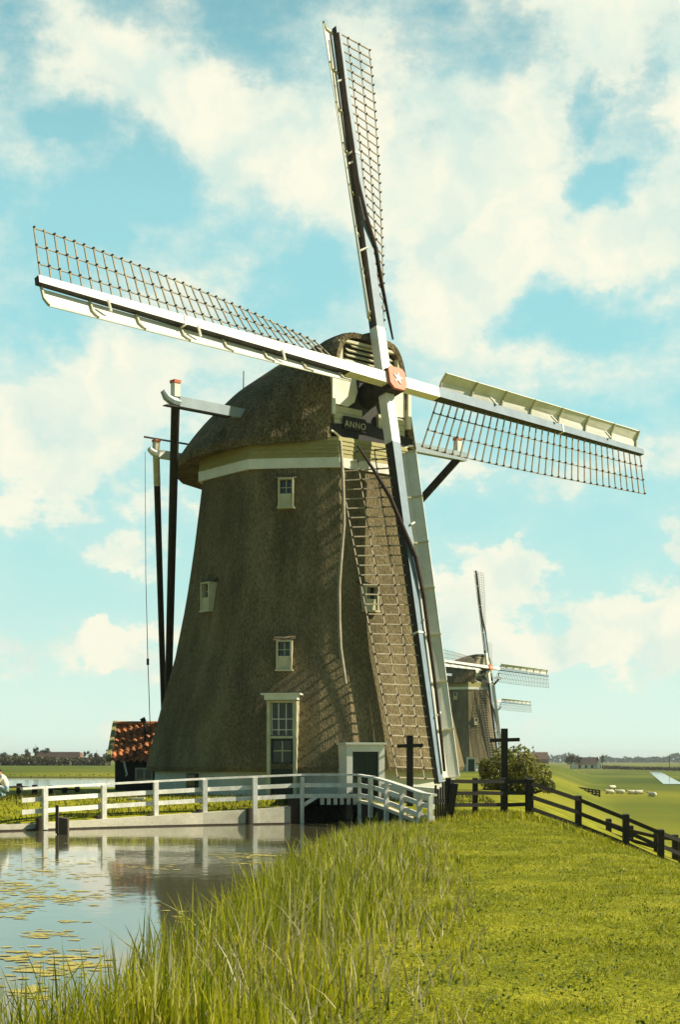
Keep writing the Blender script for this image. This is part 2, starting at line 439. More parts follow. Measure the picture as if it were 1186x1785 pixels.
    p = at(637, 1340, 44.7); p = Vector((p.x-CX, p.y-CY, 0))
    m = Matrix((r, -n, Vector((0, 0, 1)))).transposed().to_4x4(); m.translation = p
    h = 2.14-g
    b = MB()
    for s in (-1, 1): b.box((s*.47, .55, h/2-.3), (.17, 1.25, h+.6))
    b.box((0, .55, h-.10), (.77, 1.24, .20)); porch = b.build('porch', 'white', root, m)
    b = MB(); b.box((0, .55, h+.03), (1.2, 1.4, .06)); b.build('porch_roof', 'plinth', porch)
    for s in (-1, 1):
        b = MB(); b.box((s*.193, .06, h/2-.25), (.38, .05, h+.30)); b.build('porch_door', 'darkgreen', porch)
    # cap, in the head frame: -Y towards the sails, s = distance behind the hub
    H = 12.53; S0 = 3.68
    SS = [.78, 1.3, 1.9, 2.6, 3.7, 5.0, 6.0, 6.9, 7.5, 7.95]
    SW = [1.85, 2.55, 3.15, 3.6, 3.86, 3.82, 3.55, 2.95, 2.2, 1.0]
    ST = [14.72, 14.78, 14.78, 14.72, 14.58, 14.25, 13.85, 13.3, 12.6, 11.7]
    SP = [6, 3.6, 2.45, 2.0, 1.85, 1.8, 1.8, 1.9, 1.9, 2.0]
    SE = [11.52, 11.42, 11.36, 11.34, 11.32, 11.26, 11.16, 11.06, 11.0, 10.98]
    def cap_ring(s, k=1.0, dz=0):
        W, T, P, E = (interp(s, SS, q) for q in (SW, ST, SP, SE))
        W *= k; T -= dz
        ring = []
        for i in range(33):
            u = -1+2*i/32
            uu = math.copysign(abs(u)**.75, u) if abs(u) < 1 else u
            q = uu*W; zz = E+(T-E)*(1-abs(uu)**P)
            ring.append((q, s-S0, zz-g))
        Wi = max(.2, W-.55)
        ring += [(W-.03, s-S0, E-.20-g), (Wi, s-S0, E-.12-g), (-Wi, s-S0, E-.12-g), (-W+.03, s-S0, E-.20-g)]
        return ring
    b = MB()
    inner = [(q[0]*.91, 1.05-S0, (q[2]-(13-g))*.93+(13-g)-.03) for q in cap_ring(.78)]
    inner0 = [(q[0], .80-S0, q[2]) for q in inner]
    rings = [inner, inner0]+[cap_ring(s) for s in (.78, 1.0, 1.3, 1.6, 1.9, 2.25, 2.6, 3.1, 3.7, 4.3, 5.0, 5.5, 6.0, 6.5, 6.9, 7.2, 7.5, 7.75, 7.95)]
    b.loft(rings); cap = b.build('thatched_cap', 'cap_thatch', root, HEAD)
    b = MB(); b.tube([(0, s-S0, interp(s, SS, ST)-g+.02) for s in (.85, 2, 3, 4, 5, 6, 6.9)], .11, 8); b.build('ridge', 'cap_thatch', cap)
    b = MB(); q = interp(7, SS, ST)-g; b.tube([(0, 7.0-S0, q), (.02, 7.0-S0, q+1.6)], .018, 5); b.build('lightning_rod', 'iron', cap)
    # gable front
    gy = .99-S0
    b = MB()
    out = [(-1.55, 11.75), (-1.58, 13.1), (-1.38, 14.15), (-1.1, 14.42), (0, 14.5), (1.1, 14.42), (1.38, 14.15), (1.58, 13.1), (1.6, 11.75)]
    b.prism([(q, gy, z-g) for q, z in out], (0, .12, 0)); gab = b.build('gable', 'darkstock', root, HEAD)
    b = MB()
    for i in range(6):
        z = 13.55+.155*i; wd = 2.2-.08*i if i < 4 else 1.9-.35*(i-4)
        m3 = Matrix.Rotation(R(38), 3, 'X')
        b.box((0, gy-.1, z-g), (wd, .17, .035), m=m3)
    b.box((-1.25, gy-.09, 13.9-g), (.15, .16, 1.0)); b.box((1.25, gy-.09, 13.9-g), (.15, .16, 1.0)); b.box((0, gy-.09, 14.42-g), (2.2, .16, .08))
    b.build('louvre', 'cream', gab)
    b = MB()          # pale curved shoulder boards either side of the shaft
    for s in (-1, 1):
        pts = [(-1.52, 12.45), (-1.52, 13.3), (-.62, 13.3), (-.55, 12.95), (-.68, 12.6), (-.95, 12.42)]
        b = MB(); b.prism([(s*q, gy-.16, z-g) for q, z in pts], (0, .1, 0)); b.build('shoulder_board', 'white', gab)
        b = MB(); b.box((s*1.62, gy-.12, 12.72-g), (.13, .3, 1.25)); b.build('barge_board', 'white', gab)
        b = MB()
        for i in range(3): b.box((s*.93, gy-.1, 12.30-.2*i-g), (1.15, .11-.01*i, .191))
        b.build('breast_board', 'cream', gab)
    b = MB()
    N_ = 24; top, bot = [], []
    for i in range(N_+1):
        q = -1.72+3.5*i/N_
        bot.append((q, gy-.22, 11.27+.17*abs(q)**1.0+.05*math.cos(q*7.5)-g)); top.append((q, gy-.22, 11.98-g-.1*abs(q)))
    b.prism(bot+top[::-1], (0, .09, 0)); brd = b.build('beard_board', 'tarred', gab)
    b = MB(); b.tube([(p[0], p[1]-.02, p[2]-.02) for p in bot], .035, 6); b.build('beard_edging', 'white', gab)
    b = MB(); b.box((-.76, gy-.25, 11.90-g), (.90, .06, .40)); sg = b.build('name_board', 'tarred', gab)
    cu = bpy.data.curves.new('lettering', 'FONT'); cu.body = 'ANNO'; cu.size = .275; cu.extrude = .006; cu.align_x = 'CENTER'; cu.align_y = 'CENTER'; cu.space_character = 1.12
    to = bpy.data.objects.new('lettering', cu); C.objects.link(to); bpy.context.view_layer.update()
    me = bpy.data.meshes.new_from_object(to.evaluated_get(bpy.context.evaluated_depsgraph_get())); bpy.data.objects.remove(to)
    me.materials.clear(); me.materials.append(M['cream'])
    lo = bpy.data.objects.new('lettering', me); C.objects.link(lo); lo.parent = gab
    lo.matrix_local = Matrix.Translation((-.76, gy-.288, 11.86-g)) @ Matrix.Rotation(R(90), 4, 'X')
    # windshaft and hub, tilted
    HUB = HEAD @ Matrix.Translation((0, -S0, H)) @ Matrix.Rotation(-ALPHA, 4, 'X')
    b = MB(); b.tube([(0, .45, 0), (0, 1.6, 0)], [.36, .42], 12); b.build('windshaft', 'tarred', root, HUB)
    b = MB(); b.box((0, .11, 0), (.64, .78, .64)); hb = b.build('hub', 'tarred', root, HUB)
    b = MB(); oc = [(.35, -.285, .24), (.24, -.285, .35), (-.24, -.285, .35), (-.35, -.285, .24), (-.35, -.285, -.20), (-.20, -.285, -.35), (.20, -.285, -.35), (.35, -.285, -.20)]
    b.prism(oc, (0, -.09, 0))
    b.build('hub_face', 'red', hb, Matrix.Rotation(THETA, 4, 'Y'))
    b = MB(); pts = []
    for i in range(10):
        rr = .21 if i % 2 == 0 else .08
        pts.append((rr*math.sin(R(36*i)), -.3755, rr*math.cos(R(36*i))))
    b.prism(pts, (0, -.02, 0)); b.build('star', 'white', hb, Matrix.Rotation(THETA+R(12), 4, 'Y'))
    # sails
    LEN = 12.42
    def twist(r): return R(3+35*max(0, 1-(r-2)/10.4)**1.25)
    lat = MB()
    rs = list(np.linspace(2.05, 12.30, 34)); xw = [.56, 1.11, 1.66]
    def lp(x, r):
        t = twist(r); x *= 1.0 if r < 3 else 1.0-.07*(r-3)/9.3; return Vector((x*math.cos(t), x*math.sin(t)+.0, r))
    for r in rs:
        lat.beam(lp(.06, r), lp(1.69, r), .033, .036, (0, 0, 1))
        for x in xw:
            if random.random() < .93: lat.box(lp(x, r)+Vector((0, -.01, 0)), (.042, .06, .042), mi=1)
    for x in xw:
        for a, c in zip(rs[:-1], rs[1:]): lat.beam(lp(x, a)+Vector((0, .035, 0)), lp(x, c)+Vector((0, .03, 0)), .03, .025, (0, 1, 0))
    bd = MB(); ribs = []
    seams = list(np.linspace(2.15, 12.25, 8))
    def bp(w, r):
        t = R(12+20*max(0, 1-(r-2)/10.4)); 
        a, bb = min(w, .34), max(0, w-.34)
        wd = Vector((-(a*math.cos(t)+bb*math.cos(t+.42)), -(a*math.sin(t)+bb*math.sin(t+.42)), 0))
        return Vector((-.13, .12, r))+wd
    for a, c in zip(seams[:-1], seams[1:]):
        a2, c2 = a+.012, c-.012
        for w0, w1 in ((0, .17), (.17, .34), (.34, .5), (.5, .66)):
            p = [bp(w0, a2), bp(w1, a2), bp(w1, c2), bp(w0, c2)]
            o = Vector((0, .022, 0)); bd.hexa([q for q in p]+[q+o for q in p])
    for a in seams:
        rib = MB(); ribs.append(rib)
        for w0, w1 in ((-.1, .2), (.2, .34), (.34, .5), (.5, .67)):
            rib.beam(bp(w0, a)+Vector((0, -.03, 0)), bp(w1, a)+Vector((0, -.03, 0)), .05, .07, (0, 1, 0))
    # edging lath along the outside of the boards
    bd.tube([bp(.67, r) for r in seams], .022, 5)
    rope = MB(); pts = []
    for r, x, y in ((2.0, 1.1, .42), (2.8, .78, .2), (3.7, .45, -.02), (4.6, .26, -.16), (5.6, -.06, -.24), (6.8, -.20, -.22), (8.2, -.19, -.21), (9.6, -.20, -.2), (11, -.16, -.19), (12.1, -.12, -.17)):
        pts.append((x, y, r))
    rope.tube(pts, [.03, .05, .065, .07, .07, .06, .055, .05, .05, .04], 7)
    meshes = {}
    fronts = ('paleblue', 'paleblue', 'paleblue', 'white')
    for k in range(4):
        st = MB()
        # faces: front pale, the rest dark
        a, c = .165, .10
        y0 = -.17
        fm = [0, 0, 1, 0, 0, 0]
        def rg(r, w): return [(-w, -w, r), (w, -w, r), (w, w, r), (-w, w, r)]
        st.hexa([(-a, -a, 1.9), (a, -a, 1.9), (a, a, 1.9), (-a, a, 1.9), (-c, -c, LEN), (c, -c, LEN), (c, c, LEN), (-c, c, LEN)], fmi=fm)
        yo = -.12 if k % 2 else .205
        m = HUB @ Matrix.Rotation(THETA+k*PI/2+(0 if k % 2 else R(.45)), 4, 'Y') @ Matrix.Translation((0, yo, 0))
        sail = st.build('sail', ['darkstock', fronts[k]], root, m)
        s2 = MB(); s2.hexa([(-.18, -.162, .05), (.18, -.162, .05), (.18, .162, .05), (-.18, .162, .05), (-.172, -.162, 1.897), (.172, -.162, 1.897), (.172, .162, 1.897), (-.172, .162, 1.897)])
        s2.build('stock_root', 'white', sail)
        for nm, mb, mm in [('lattice', lat, ['lath', 'knot']), ('wind_board', bd, 'white')]+[('board_bracket', q, 'cream') for q in ribs]:
            if id(mb) not in meshes: o = mb.build(nm, mm, sail); meshes[id(mb)] = o.data
            else:
                o = bpy.data.objects.new(nm, meshes[id(mb)]); C.objects.link(o); o.parent = sail
        if k in (0, 2):
            if 'rolled_cloth' not in meshes: o = rope.build('rolled_cloth', 'cloth', sail, smooth=True); meshes['rolled_cloth'] = o.data
            else:
                o = bpy.data.objects.new('rolled_cloth', meshes['rolled_cloth']); C.objects.link(o); o.parent = sail
        for r in (4.4, 7.4, 10.3):
            b = MB(); b.beam((-.36, -.10, r), (-.10, -.20, r+.14), .05, .05); b.build('cleat', 'white', sail)
        b = MB(); b.box((0, 0, 7.9), (.30, .29, .06)); b.build('band', 'white', sail)
    # tail: long and short beams through the cap, braces, tail pole
    T = Vector((0, 7.55, 1.0-g))
    b = MB(); y = 3.3-S0; z = 12.27-g
    b.beam((-5.55, y, z), (6.95, y, z), .26, .30)
    b.tube([(-5.5, y, z-.02), (-5.75, y, z), (-5.95, y, z+.08), (-6.08, y, z+.24)], [.15, .14, .12, .08], 8)
    ls = b.build('long_beam', 'beamblue', root, HEAD)
    b = MB(); b.beam((-6.0, y, z-.165), (-3.6, y, z-.165), .22, .03); b.build('beam_shoe', 'darkstock', ls)
    for x in (-5.62, 6.6):
        b = MB(); b.box((x, y, z+.34), (.2, .2, .42)); b.build('brace_head', 'white', ls)
        b = MB(); b.box((x, y, z+.58), (.24, .24, .09)); b.build('brace_cap', 'red', ls)
        b = MB(); b.tube([(x, y, z-.1), T+Vector((math.copysign(.14, x), -.1, .1))], [.135, .125], 10); b.build('long_brace', 'tarred', root, HEAD)
    b = MB(); y = 6.3-S0; z = 11.36-g
    b.beam((-4.1, y, z), (4.1, y, z), .22, .24); b.tube([(-4.05, y, z), (-4.25, y, z+.02), (-4.4, y, z+.12)], [.12, .11, .08], 8)
    ss = b.build('short_beam', 'white', root, HEAD)
    b = MB(); b.beam((-4.6, y-.02, z+.46), (4.2, y-.02, z+.46), .045, .05); b.build('cross_lath', 'tarred', ss)
    for x in (-4.12, 4.12):
        b = MB(); b.box((x, y, z+.24), (.17, .17, .26)); b.build('brace_head', 'cream', ss)
        b = MB(); b.box((x, y, z+.40), (.2, .2, .07)); b.build('brace_cap', 'red', ss)
        b = MB(); e = T+Vector((math.copysign(.28, x), -.2, 1.3)); s_ = Vector((x, y, z-.08)); k_ = s_.lerp(e, .09)
        b.tube([k_, e], [.105, .1], 9); br = b.build('short_brace', 'tarred', root, HEAD)
        b = MB(); b.tube([s_, k_], [.11, .11], 9); b.build('brace_collar', 'cream', br)
    b = MB(); b.tube([(0, 3.9, 11.6-g), T], [.2, .17], 10); b.build('tail_pole', 'tarred', root, HEAD)
    b = MB(); b.tube([(-4.55, y, z), (-4.55+.1, y+.1, 7.5-g), (-4.3, y+.2, 4.9-g), (-4.15, y+.25, 2.2-g)], [.008, .01, .014, .014], 5)
    b.tube([(-4.3, y+.2, 4.9-g), (-4.3, y+.2, 4.7-g)], .045, 6); b.build('hanging_chain', 'iron', root, HEAD)
    # brake rope hanging down by the front right corner
    b = MB(); pts = []
    for px, py, d in ((594, 770, 46.7), (598, 830, 46.0), (599.5, 876, 45.85), (600, 914, 45.8), (595, 975, 45.6), (591.5, 1025, 45.5), (592, 1080, 45.3), (594, 1129, 45.1), (603, 1192, 44.9)):
        q = at(px, py, d); pts.append((q.x-CX, q.y-CY, q.z-g))
    b.tube(pts, .055, 6); b.build('brake_rope', 'lath', root, BODY)
    return root
mill = make_mill()

def far_mill(loc, label, byaw, hyaw, sc=1.0, th=0):
    r = copy_tree(mill); r.location = loc; r['label'] = label; r.scale = (sc, sc, sc)
    for c in kids(r):
        n = c.name.split('.')[0]
        if n in ('brake_rope', 'hanging_chain'): bpy.data.objects.remove(c); continue
        yaw = hyaw if n in HEADP else byaw
        ml = c.matrix_local.copy()
        if n in ('sail', 'hub'):      # this mill's shaft lies flatter
            X = HEAD @ Matrix.Translation((0, -3.68, 12.53)); ml = X @ Matrix.Rotation(R(3), 4, 'X') @ X.inverted() @ ml
        c.matrix_local = Matrix.Rotation(yaw, 4, 'Z') @ ml
    return r
HEADP = {'thatched_cap', 'gable', 'windshaft', 'hub', 'sail', 'long_beam', 'long_brace', 'short_beam', 'short_brace', 'tail_pole'}
bpy.context.view_layer.update()
def hub_place(px, py, d, hyaw, sc):
    """root position that brings the hub on a bearing at distance d"""
    h = at(px, py, d); o = Matrix.Rotation(PHI+hyaw, 3, 'Z') @ Vector((0, -3.68, 12.53))*sc
    return Vector((h.x-o.x, h.y-o.y, h.z-o.z))
y2 = R(5)
far_mill(hub_place(853, 1164, 193, y2, 1.0), 'second thatched windmill further off, beyond the leafy bush and dark post', R(-14), y2)
far_mill(hub_place(863, 1222, 318, y2, 1.0), 'farthest windmill, only its sail arm and beam showing behind the second mill', R(-14), y2)

# ------------------------------------------------------------------ quay wall, bridge, railings
def wall_pt(x): return Vector((x, wall_y(x), 0))
b = MB(); xs = [-40, -14, -10, -8.06, -7.25, -6.05, -4.79, -3.58, -2.26, -1.32]
top = [(x, wall_y(x), interp(x, WX, WT)) for x in xs]
for a, c in zip(top[:-1], top[1:]):
    a, c = Vector(a), Vector(c); n = (c-a).cross(Vector((0, 0, 1))); n.z = 0; n.normalize()
    th = -n*.42
    lo = lambda p, z: Vector((p.x, p.y, z))
    b.hexa([lo(a, -1), lo(c, -1), lo(c+th, -1), lo(a+th, -1), a, c, c+th, a+th])
qw = b.build('quay_wall', 'concrete'); tag(qw, 'low concrete quay wall along the water under the white railing', 'wall')
b = MB()
for a, c in zip(top[:-1], top[1:]):
    a, c = Vector(a), Vector(c); n = (c-a).cross(Vector((0, 0, 1))); n.z = 0; n.normalize()
    b.beam(a+n*.03+Vector((0, 0, -a.z)), c+n*.03+Vector((0, 0, -c.z)), .08, .07)
b.build('waterline_beam', 'timber', qw)

def railing(name, pts, posts, label, cat, mats, drop, group=None, top_z=(0,), rails=(0, .28, .565), ws=(.05, .11, .11), post_w=.12, pile=True):
    """pts: top line polyline (world); posts: parameters along it"""
    root = empty(name, (pts[0][0], pts[0][1], 0), label, cat, group)
    o = Vector((pts[0][0], pts[0][1], 0))
    P = [Vector(p)-o for p in pts]
    for i, dz in enumerate(rails):
        r = MB()
        for a, c in zip(P[:-1], P[1:]):
            d = (c-a); n = d.cross(Vector((0, 0, 1))); n.z = 0; n.normalize()
            if i == 0: r.beam(a, c, .16, .05)
            else: r.beam(a+n*.0-Vector((0, 0, dz)), c-Vector((0, 0, dz)), .045, ws[i])
        r.build('handrail' if i == 0 else 'rail', mats, root)
    for q in posts:
        p = Vector(q)-o
        i = min(range(len(P)-1), key=lambda j: abs((p-(P[j]+P[j+1])/2).length)); d = P[i+1]-P[i]; n = d.cross(Vector((0, 0, 1))); n.z = 0; n.normalize()
        m = Matrix((d.normalized(), -n, Vector((0, 0, 1)))).transposed()
        m[2][0] = 0
        r = MB(); zt, zb = p.z-.026, drop(p+o)
        r.box((p.x+n.x*.09, p.y+n.y*.09, (zt+zb)/2), (post_w, .1, zt-zb), rz=math.atan2(d.y, d.x)); r.build('post', mats, root)
        if pile:
            r = MB(); e = d.normalized(); e.z = 0
            r.tube([(p.x+n.x*.13-e.x*.17, p.y+n.y*.13-e.y*.17, .30 if p.z < 1.2 else .42), (p.x+n.x*.13-e.x*.17, p.y+n.y*.13-e.y*.17, -.9)], .085, 8); r.build('pile', 'timber', root)
    return root
# left railing: along the quay up to the bridge
lt = []
for px, d, yt in ((37, 37.95, 1375), (75, 38.3, 1372.5), (178, 39.9, 1367), (269, 40.7, 1362), (356, 41.4, 1357.5), (443, 41.8, 1354), (525, 42.2, 1350.5), (626, 42.2, 1350.5)):
    q = at(px, yt, d-.12); lt.append(tuple(q))
railing('railing', lt, lt[1:6], 'long white wooden railing of the quay leading up to the bridge', 'railing', 'railwhite', lambda p: .02, 'white railings')
root_b = [o for o in C.objects if o.name == 'railing'][0]
# bridge
bx0, bx1 = at(505, 0, 42).x, at(628, 0, 42.2).x
br = empty('footbridge', ((bx0+bx1)/2, 42.3, 0), 'small wooden footbridge with white ended deck beams over a dark opening', 'bridge')
o = Vector(((bx0+bx1)/2, 42.3, 0))
b = MB(); b.box((0, 1.45, .70), (bx1-bx0+.5, 2.9, .05)); b.build('deck', 'pile', br)
b = MB(); b.box((.12, -.03, .70), (bx1-bx0+.2, .04, .045)); b.build('deck_edge', 'beamblue', br)
for px in (562, 573.5, 585, 596.5, 608, 619):
    x = at(px, 0, 42.2).x-o.x
    b = MB(); b.box((x, 1.3, .59), (.10, 2.85, .165)); bm = b.build('deck_beam', 'timber', br)
    b = MB(); b.box((x, -.14, .59), (.102, .03, .167)); b.build('beam_end', 'railwhite', bm)
b = MB(); q = at(540, 1396, 42.1)-o
b.beam(q+Vector((-.17, 0, -.12)), q+Vector((.2, 0, .12)), .1, .1); b.build('strut', 'railwhite', br)
for x, m_ in ((bx0-o.x+.12, 'timber'),):
    b = MB(); b.box((x, 1.4, -.1), (.34, 3.0, 1.5)); b.build('abutment', m_, br)
b = MB(); b.box((.1, 2.95, -.1), (2.3, .1, 1.55)); b.build('back_boarding', 'blackwood', br)
for px in (527, 627):
    q = at(px, 1400, 42.05)-o
    b = MB(); b.box((q.x, q.y-.06, .5), (.1, .09, 1.5)); b.build('rail_post', 'railwhite', br)
# right railing, coming down towards the dike
rt = []
for px, d, yt in ((626, 42.15, 1351), (652, 41.0, 1355), (680, 39.7, 1363), (707, 38.4, 1372), (738, 37.0, 1383), (757, 36.2, 1386)):
    rt.append(tuple(at(px, yt, d)))
railing('railing', rt, rt[1:6], 'short white railing sloping down from the bridge to the dark gate', 'railing', 'railwhite', lambda p: p.z-1.05, 'white railings', rails=(0, .27, .54), pile=False)
# boarded bank wall under it
b = MB()
for a, c in zip(rt[:-1], rt[1:]):
    a, c = Vector(a), Vector(c); a.z -= .74; c.z -= .74
    off = Vector((.28, .06, 0))
    b.hexa([(a.x, a.y, -.9), (c.x, c.y, -.9), (c.x+off.x, c.y+off.y, -.9), (a.x+off.x, a.y+off.y, -.9), a, c, c+off, a+off])
bw = b.build('bank_wall', 'blackwood'); tag(bw, 'black boarded bank wall below the sloping white railing', 'wall')
b = MB()
for a, c in zip(rt[:-1], rt[1:]):
    a, c = Vector(a), Vector(c); a.z -= .70; c.z -= .70
    b.beam(a, c, .16, .075)
b.build('capping', 'concrete', bw)
# low arched shutter beside the porch
q = at(618, 1378, 43.9)
b = MB(); pts = []
for i in range(13): a = PI*i/12; pts.append((q.x-.42*math.cos(a), q.y, .50+.30*math.sin(a)))
b.prism(pts, (0, .3, 0)); ah = b.build('culvert_arch', 'tarred'); tag(ah, 'low dark arched culvert head with pale infill below the porch', 'arch')
b = MB(); b.prism([(q.x+(p[0]-q.x)*.84, q.y-.03, .48+(p[2]-.5)*.8) for p in pts], (0, .1, 0)); b.build('infill', 'plinth', ah)
# pale sunlit kerb wall right of the porch
b = MB(); a = at(672, 1362, 44.6); c = at(772, 1374, 41.6)
b.beam((a.x, a.y, .80), (c.x, c.y, .72), .25, .46); b.beam((a.x, a.y, .3), (c.x, c.y, .25), .24, .6)
tag(b.build('mill_wall', 'white'), 'low whitewashed wall right of the porch behind the lattice sail', 'wall')

# ------------------------------------------------------------------ dark fence, gate, posts
def fence(name, tops, hs, label, rails=(.04, .40, .68, .95), group=None, pw=.125, rh=.09, matn='tarred', lean=0, ext=(0, 0)):
    root = empty(name, (tops[0][0], tops[0][1], 0), label, 'fence', group); o = Vector((tops[0][0], tops[0][1], 0))
    T = [Vector(t)-o for t in tops]
    for t in T:
        b = MB(); h = hs; b.hexa([(t.x-pw/2, t.y-pw/2, t.z-h-.4), (t.x+pw/2, t.y-pw/2, t.z-h-.4), (t.x+pw/2, t.y+pw/2, t.z-h-.4), (t.x-pw/2, t.y+pw/2, t.z-h-.4),
                                (t.x-pw/2+lean, t.y-pw/2, t.z), (t.x+pw/2+lean, t.y-pw/2, t.z), (t.x+pw/2+lean, t.y+pw/2, t.z+.02), (t.x-pw/2+lean, t.y+pw/2, t.z+.02)])
        b.build('post', matn, root)
    for dz in rails:
        b = MB()
        for a, c in zip(T[:-1], T[1:]):
            d = (c-a).normalized(); n = d.cross(Vector((0, 0, 1))); n.z = 0; n.normalize()
            j = random.uniform(-.012, .012)
            b.beam(a+n*(pw/2+.02)-Vector((0, 0, dz+.05+j)), c+n*(pw/2+.02)-Vector((0, 0, dz+.05-j)), .04, rh)
        b.build('rail', matn, root)
    return root
f1 = [tuple(at(px, 1357, d)) for px, d in ((782, 37.4), (829, 37.7), (878, 38), (921, 38))]
fence('post_and_rail_fence', f1, .95, 'level black post and rail fence across the dike by the dark gate', (.02, .30, .58, .85), 'black fences')
f2 = [tuple(at(px, py, d)) for px, py, d in ((925, 1359, 37.9), (1009, 1388, 38.2), (1092, 1420, 38.2), (1153, 1447, 38.2), (1190, 1462, 38.6), (1260, 1494, 39.5))]
fence('post_and_rail_fence', f2, .93, 'black post and rail fence sloping down the right side of the dike', (.04, .36, .66, .92), 'black fences', pw=.15, rh=.095)
f3 = [tuple(at(px, py, d)) for px, py, d in ((1062, 1428, 45), (1100, 1440, 44), (1146, 1452, 43), (1178, 1456, 42.6), (1240, 1464, 42))]
fence('post_and_rail_fence', f3, 1.0, 'lower black fence showing just behind the sloping fence at the right edge', (.05, .32), 'black fences', pw=.15)
# gate of upright slats between railing and fence
a = at(760, 1366, 36.4); c = at(781, 1366, 37.2)
gt = empty('slat_gate', (a.x, a.y, .2), 'small dark gate of upright slats between the white railing and black fence', 'gate')
d = c-a
b = MB()
for i in range(6):
    p = d*(i/5); h = .80-.1*math.sin(i*1.3)
    b.box((p.x, p.y, h/2+.02), (.05, .04, h+.2))
b.build('slat', 'tarred', gt)
b = MB(); b.beam((0, .04, .55), (d.x, d.y+.04, .55), .04, .08); b.beam((0, .04, .15), (d.x, d.y+.04, .15), .04, .08); b.build('rail', 'tarred', gt)
b = MB(); b.beam((d.x+.02, d.y, 0), (d.x+.17, d.y, .95), .16, .18); b.build('gate_post', 'tarred', gt)
# black crosses to lash sails to
def crosspost(px, ytop, d, zb, arm, ay, label, w=.2):
    t = at(px, ytop, d); r = empty('mooring_cross', (t.x, t.y, zb), label, 'post', 'black cross posts')
    b = MB(); b.box((0, 0, (t.z-zb)/2-.2), (w, w, t.z-zb+.4)); b.build('post', 'tarred', r)
    b = MB(); z = hz(ay, d)-zb; b.beam((-arm, -w/2-.03, z-.01), (arm, -w/2-.03, z+.01), .07, .09); b.build('crossarm', 'tarred', r)
crosspost(715, 1282, 41.0, .4, .34, 1300, 'black post with a short crossarm in front of the lattice sail', .17)
crosspost(880, 1270, 38.25, .25, .36, 1290, 'tall black post with crossarm rising from the dark fence', .155)
# mooring stake in the water
q = at(109, 1470, 36.0)
b = MB(); b.hexa([(q.x-.13, q.y-.12, -.9), (q.x+.13, q.y-.12, -.9), (q.x+.13, q.y+.12, -.9), (q.x-.13, q.y+.12, -.9), (q.x-.12, q.y-.1, .40), (q.x+.13, q.y-.1, .36), (q.x+.13, q.y+.1, .37), (q.x-.12, q.y+.1, .42)])
b.box((q.x-.11, q.y-.11, .35), (.07, .07, .65))
tag(b.build('mooring_stake', 'pile'), 'weathered brown wooden stake standing in the water before the white railing', 'stake')
# left dark fence on the yard
f4 = [tuple(at(px, py, d)) for px, py, d in ((-14, 1367, 43.2), (3, 1366, 44), (33, 1366.5, 45.5), (60, 1369, 47), (87, 1370, 48.5), (112, 1371, 50), (134, 1371, 51.5))]
fence('low_fence', f4, .62, 'low dark post and rail fence behind the white railing at the far left', (.04, .36), pw=.14, rh=.06)

# ------------------------------------------------------------------ shed
sx, sy = at(193, 0, 54).x, 54.
sh = empty('shed', (sx, sy, .65), 'small black boarded shed with orange pantile roof left of the mill', 'shed')
W_, D_ = 3.4, 2.8
ez, rz_ = hz(1328, 54)-.65, hz(1263, 55.4)-.65
b = MB(); b.box((W_/2+.06, D_/2+.15, ez/2-.05), (W_-.1, D_-.1, ez+.1))
b.prism([(.1, .25, ez), (.1, D_+.1, ez), (.1, D_/2+.15, rz_-.12)], (W_-.2, 0, 0)); b.build('wall', 'blackwood', sh)
b = MB(); ncol, nrow = 16, 8; pitch = W_/ncol
for r_ in range(nrow):
    t0, t1 = r_/nrow, (r_+1.18)/nrow
    for c_ in range(ncol):
        sub = 6; row = []
        for k in range(sub+1):
            u = c_*pitch+pitch*k/sub; hgt = .045*math.sin(2*PI*k/sub)
            row.append((u, hgt))
        for (u0, h0), (u1, h1) in zip(row[:-1], row[1:]):
            def P_(u, t, h, l): return (u, t*(D_/2+.15)-.02, ez+(rz_-ez)*t+h+l)
            b.poly([P_(u0, t0, h0, .05), P_(u1, t0, h1, .05), P_(u1, t1, h1, .0), P_(u0, t1, h0, .0)])
            b.poly([P_(u0, t0, h0, .05), P_(u1, t0, h1, .05), P_(u1, t0, h1, .02), P_(u0, t0, h0, .02)])
b.poly([(0, D_/2+.13, rz_), (W_, D_/2+.13, rz_), (W_, D_+.3, ez), (0, D_+.3, ez)])
rf = b.build('roof', 'tile', sh, recalc=False)
b = MB(); b.tube([(0, D_/2+.13, rz_+.03), (W_, D_/2+.13, rz_+.03)], .09, 8); b.build('ridge_tile', 'tile', rf)
b = MB(); b.beam((-.075, -.07, ez+.05), (-.075, D_/2+.13, rz_+.09), .14, .12); b.build('verge_board', 'yellowboard', rf)
b = MB(); b.box((1.12, .16, hz(1349, 54)-.65), (.60, .08, .42)); wn = b.build('window', 'cream', sh)
b = MB(); 
for x in (.98, 1.26): b.box((x, .13, hz(1349, 54)-.65), (.22, .06, .32))
b.build('pane', 'glass', wn)
b = MB(); p0 = (at(252, 1, 54.6).x-sx); b.tube([(p0, .75, 1.7), (p0-.04, .75, hz(1254, 54.7)-.65)], .05, 8); b.tube([(p0-.04, .75, hz(1258, 54.7)-.65), (p0-.10, .72, hz(1252, 54.7)-.65)], [.09, .1], 8); b.build('flue_pipe', 'iron', sh)
b = MB(); q0 = at(216, 1335, 53.9); q1 = at(221, 1350, 53.9)
b.tube([(q0.x-sx, -.06, ez+.02), (q0.x-sx+.02, -.05, ez-.12), (q1.x-sx, -.05, q1.z-.65), (q1.x-sx-.05, -.08, q1.z-.70)], .035, 6); b.build('downpipe', 'white', sh)
b = MB()          # bare cables over the tiles
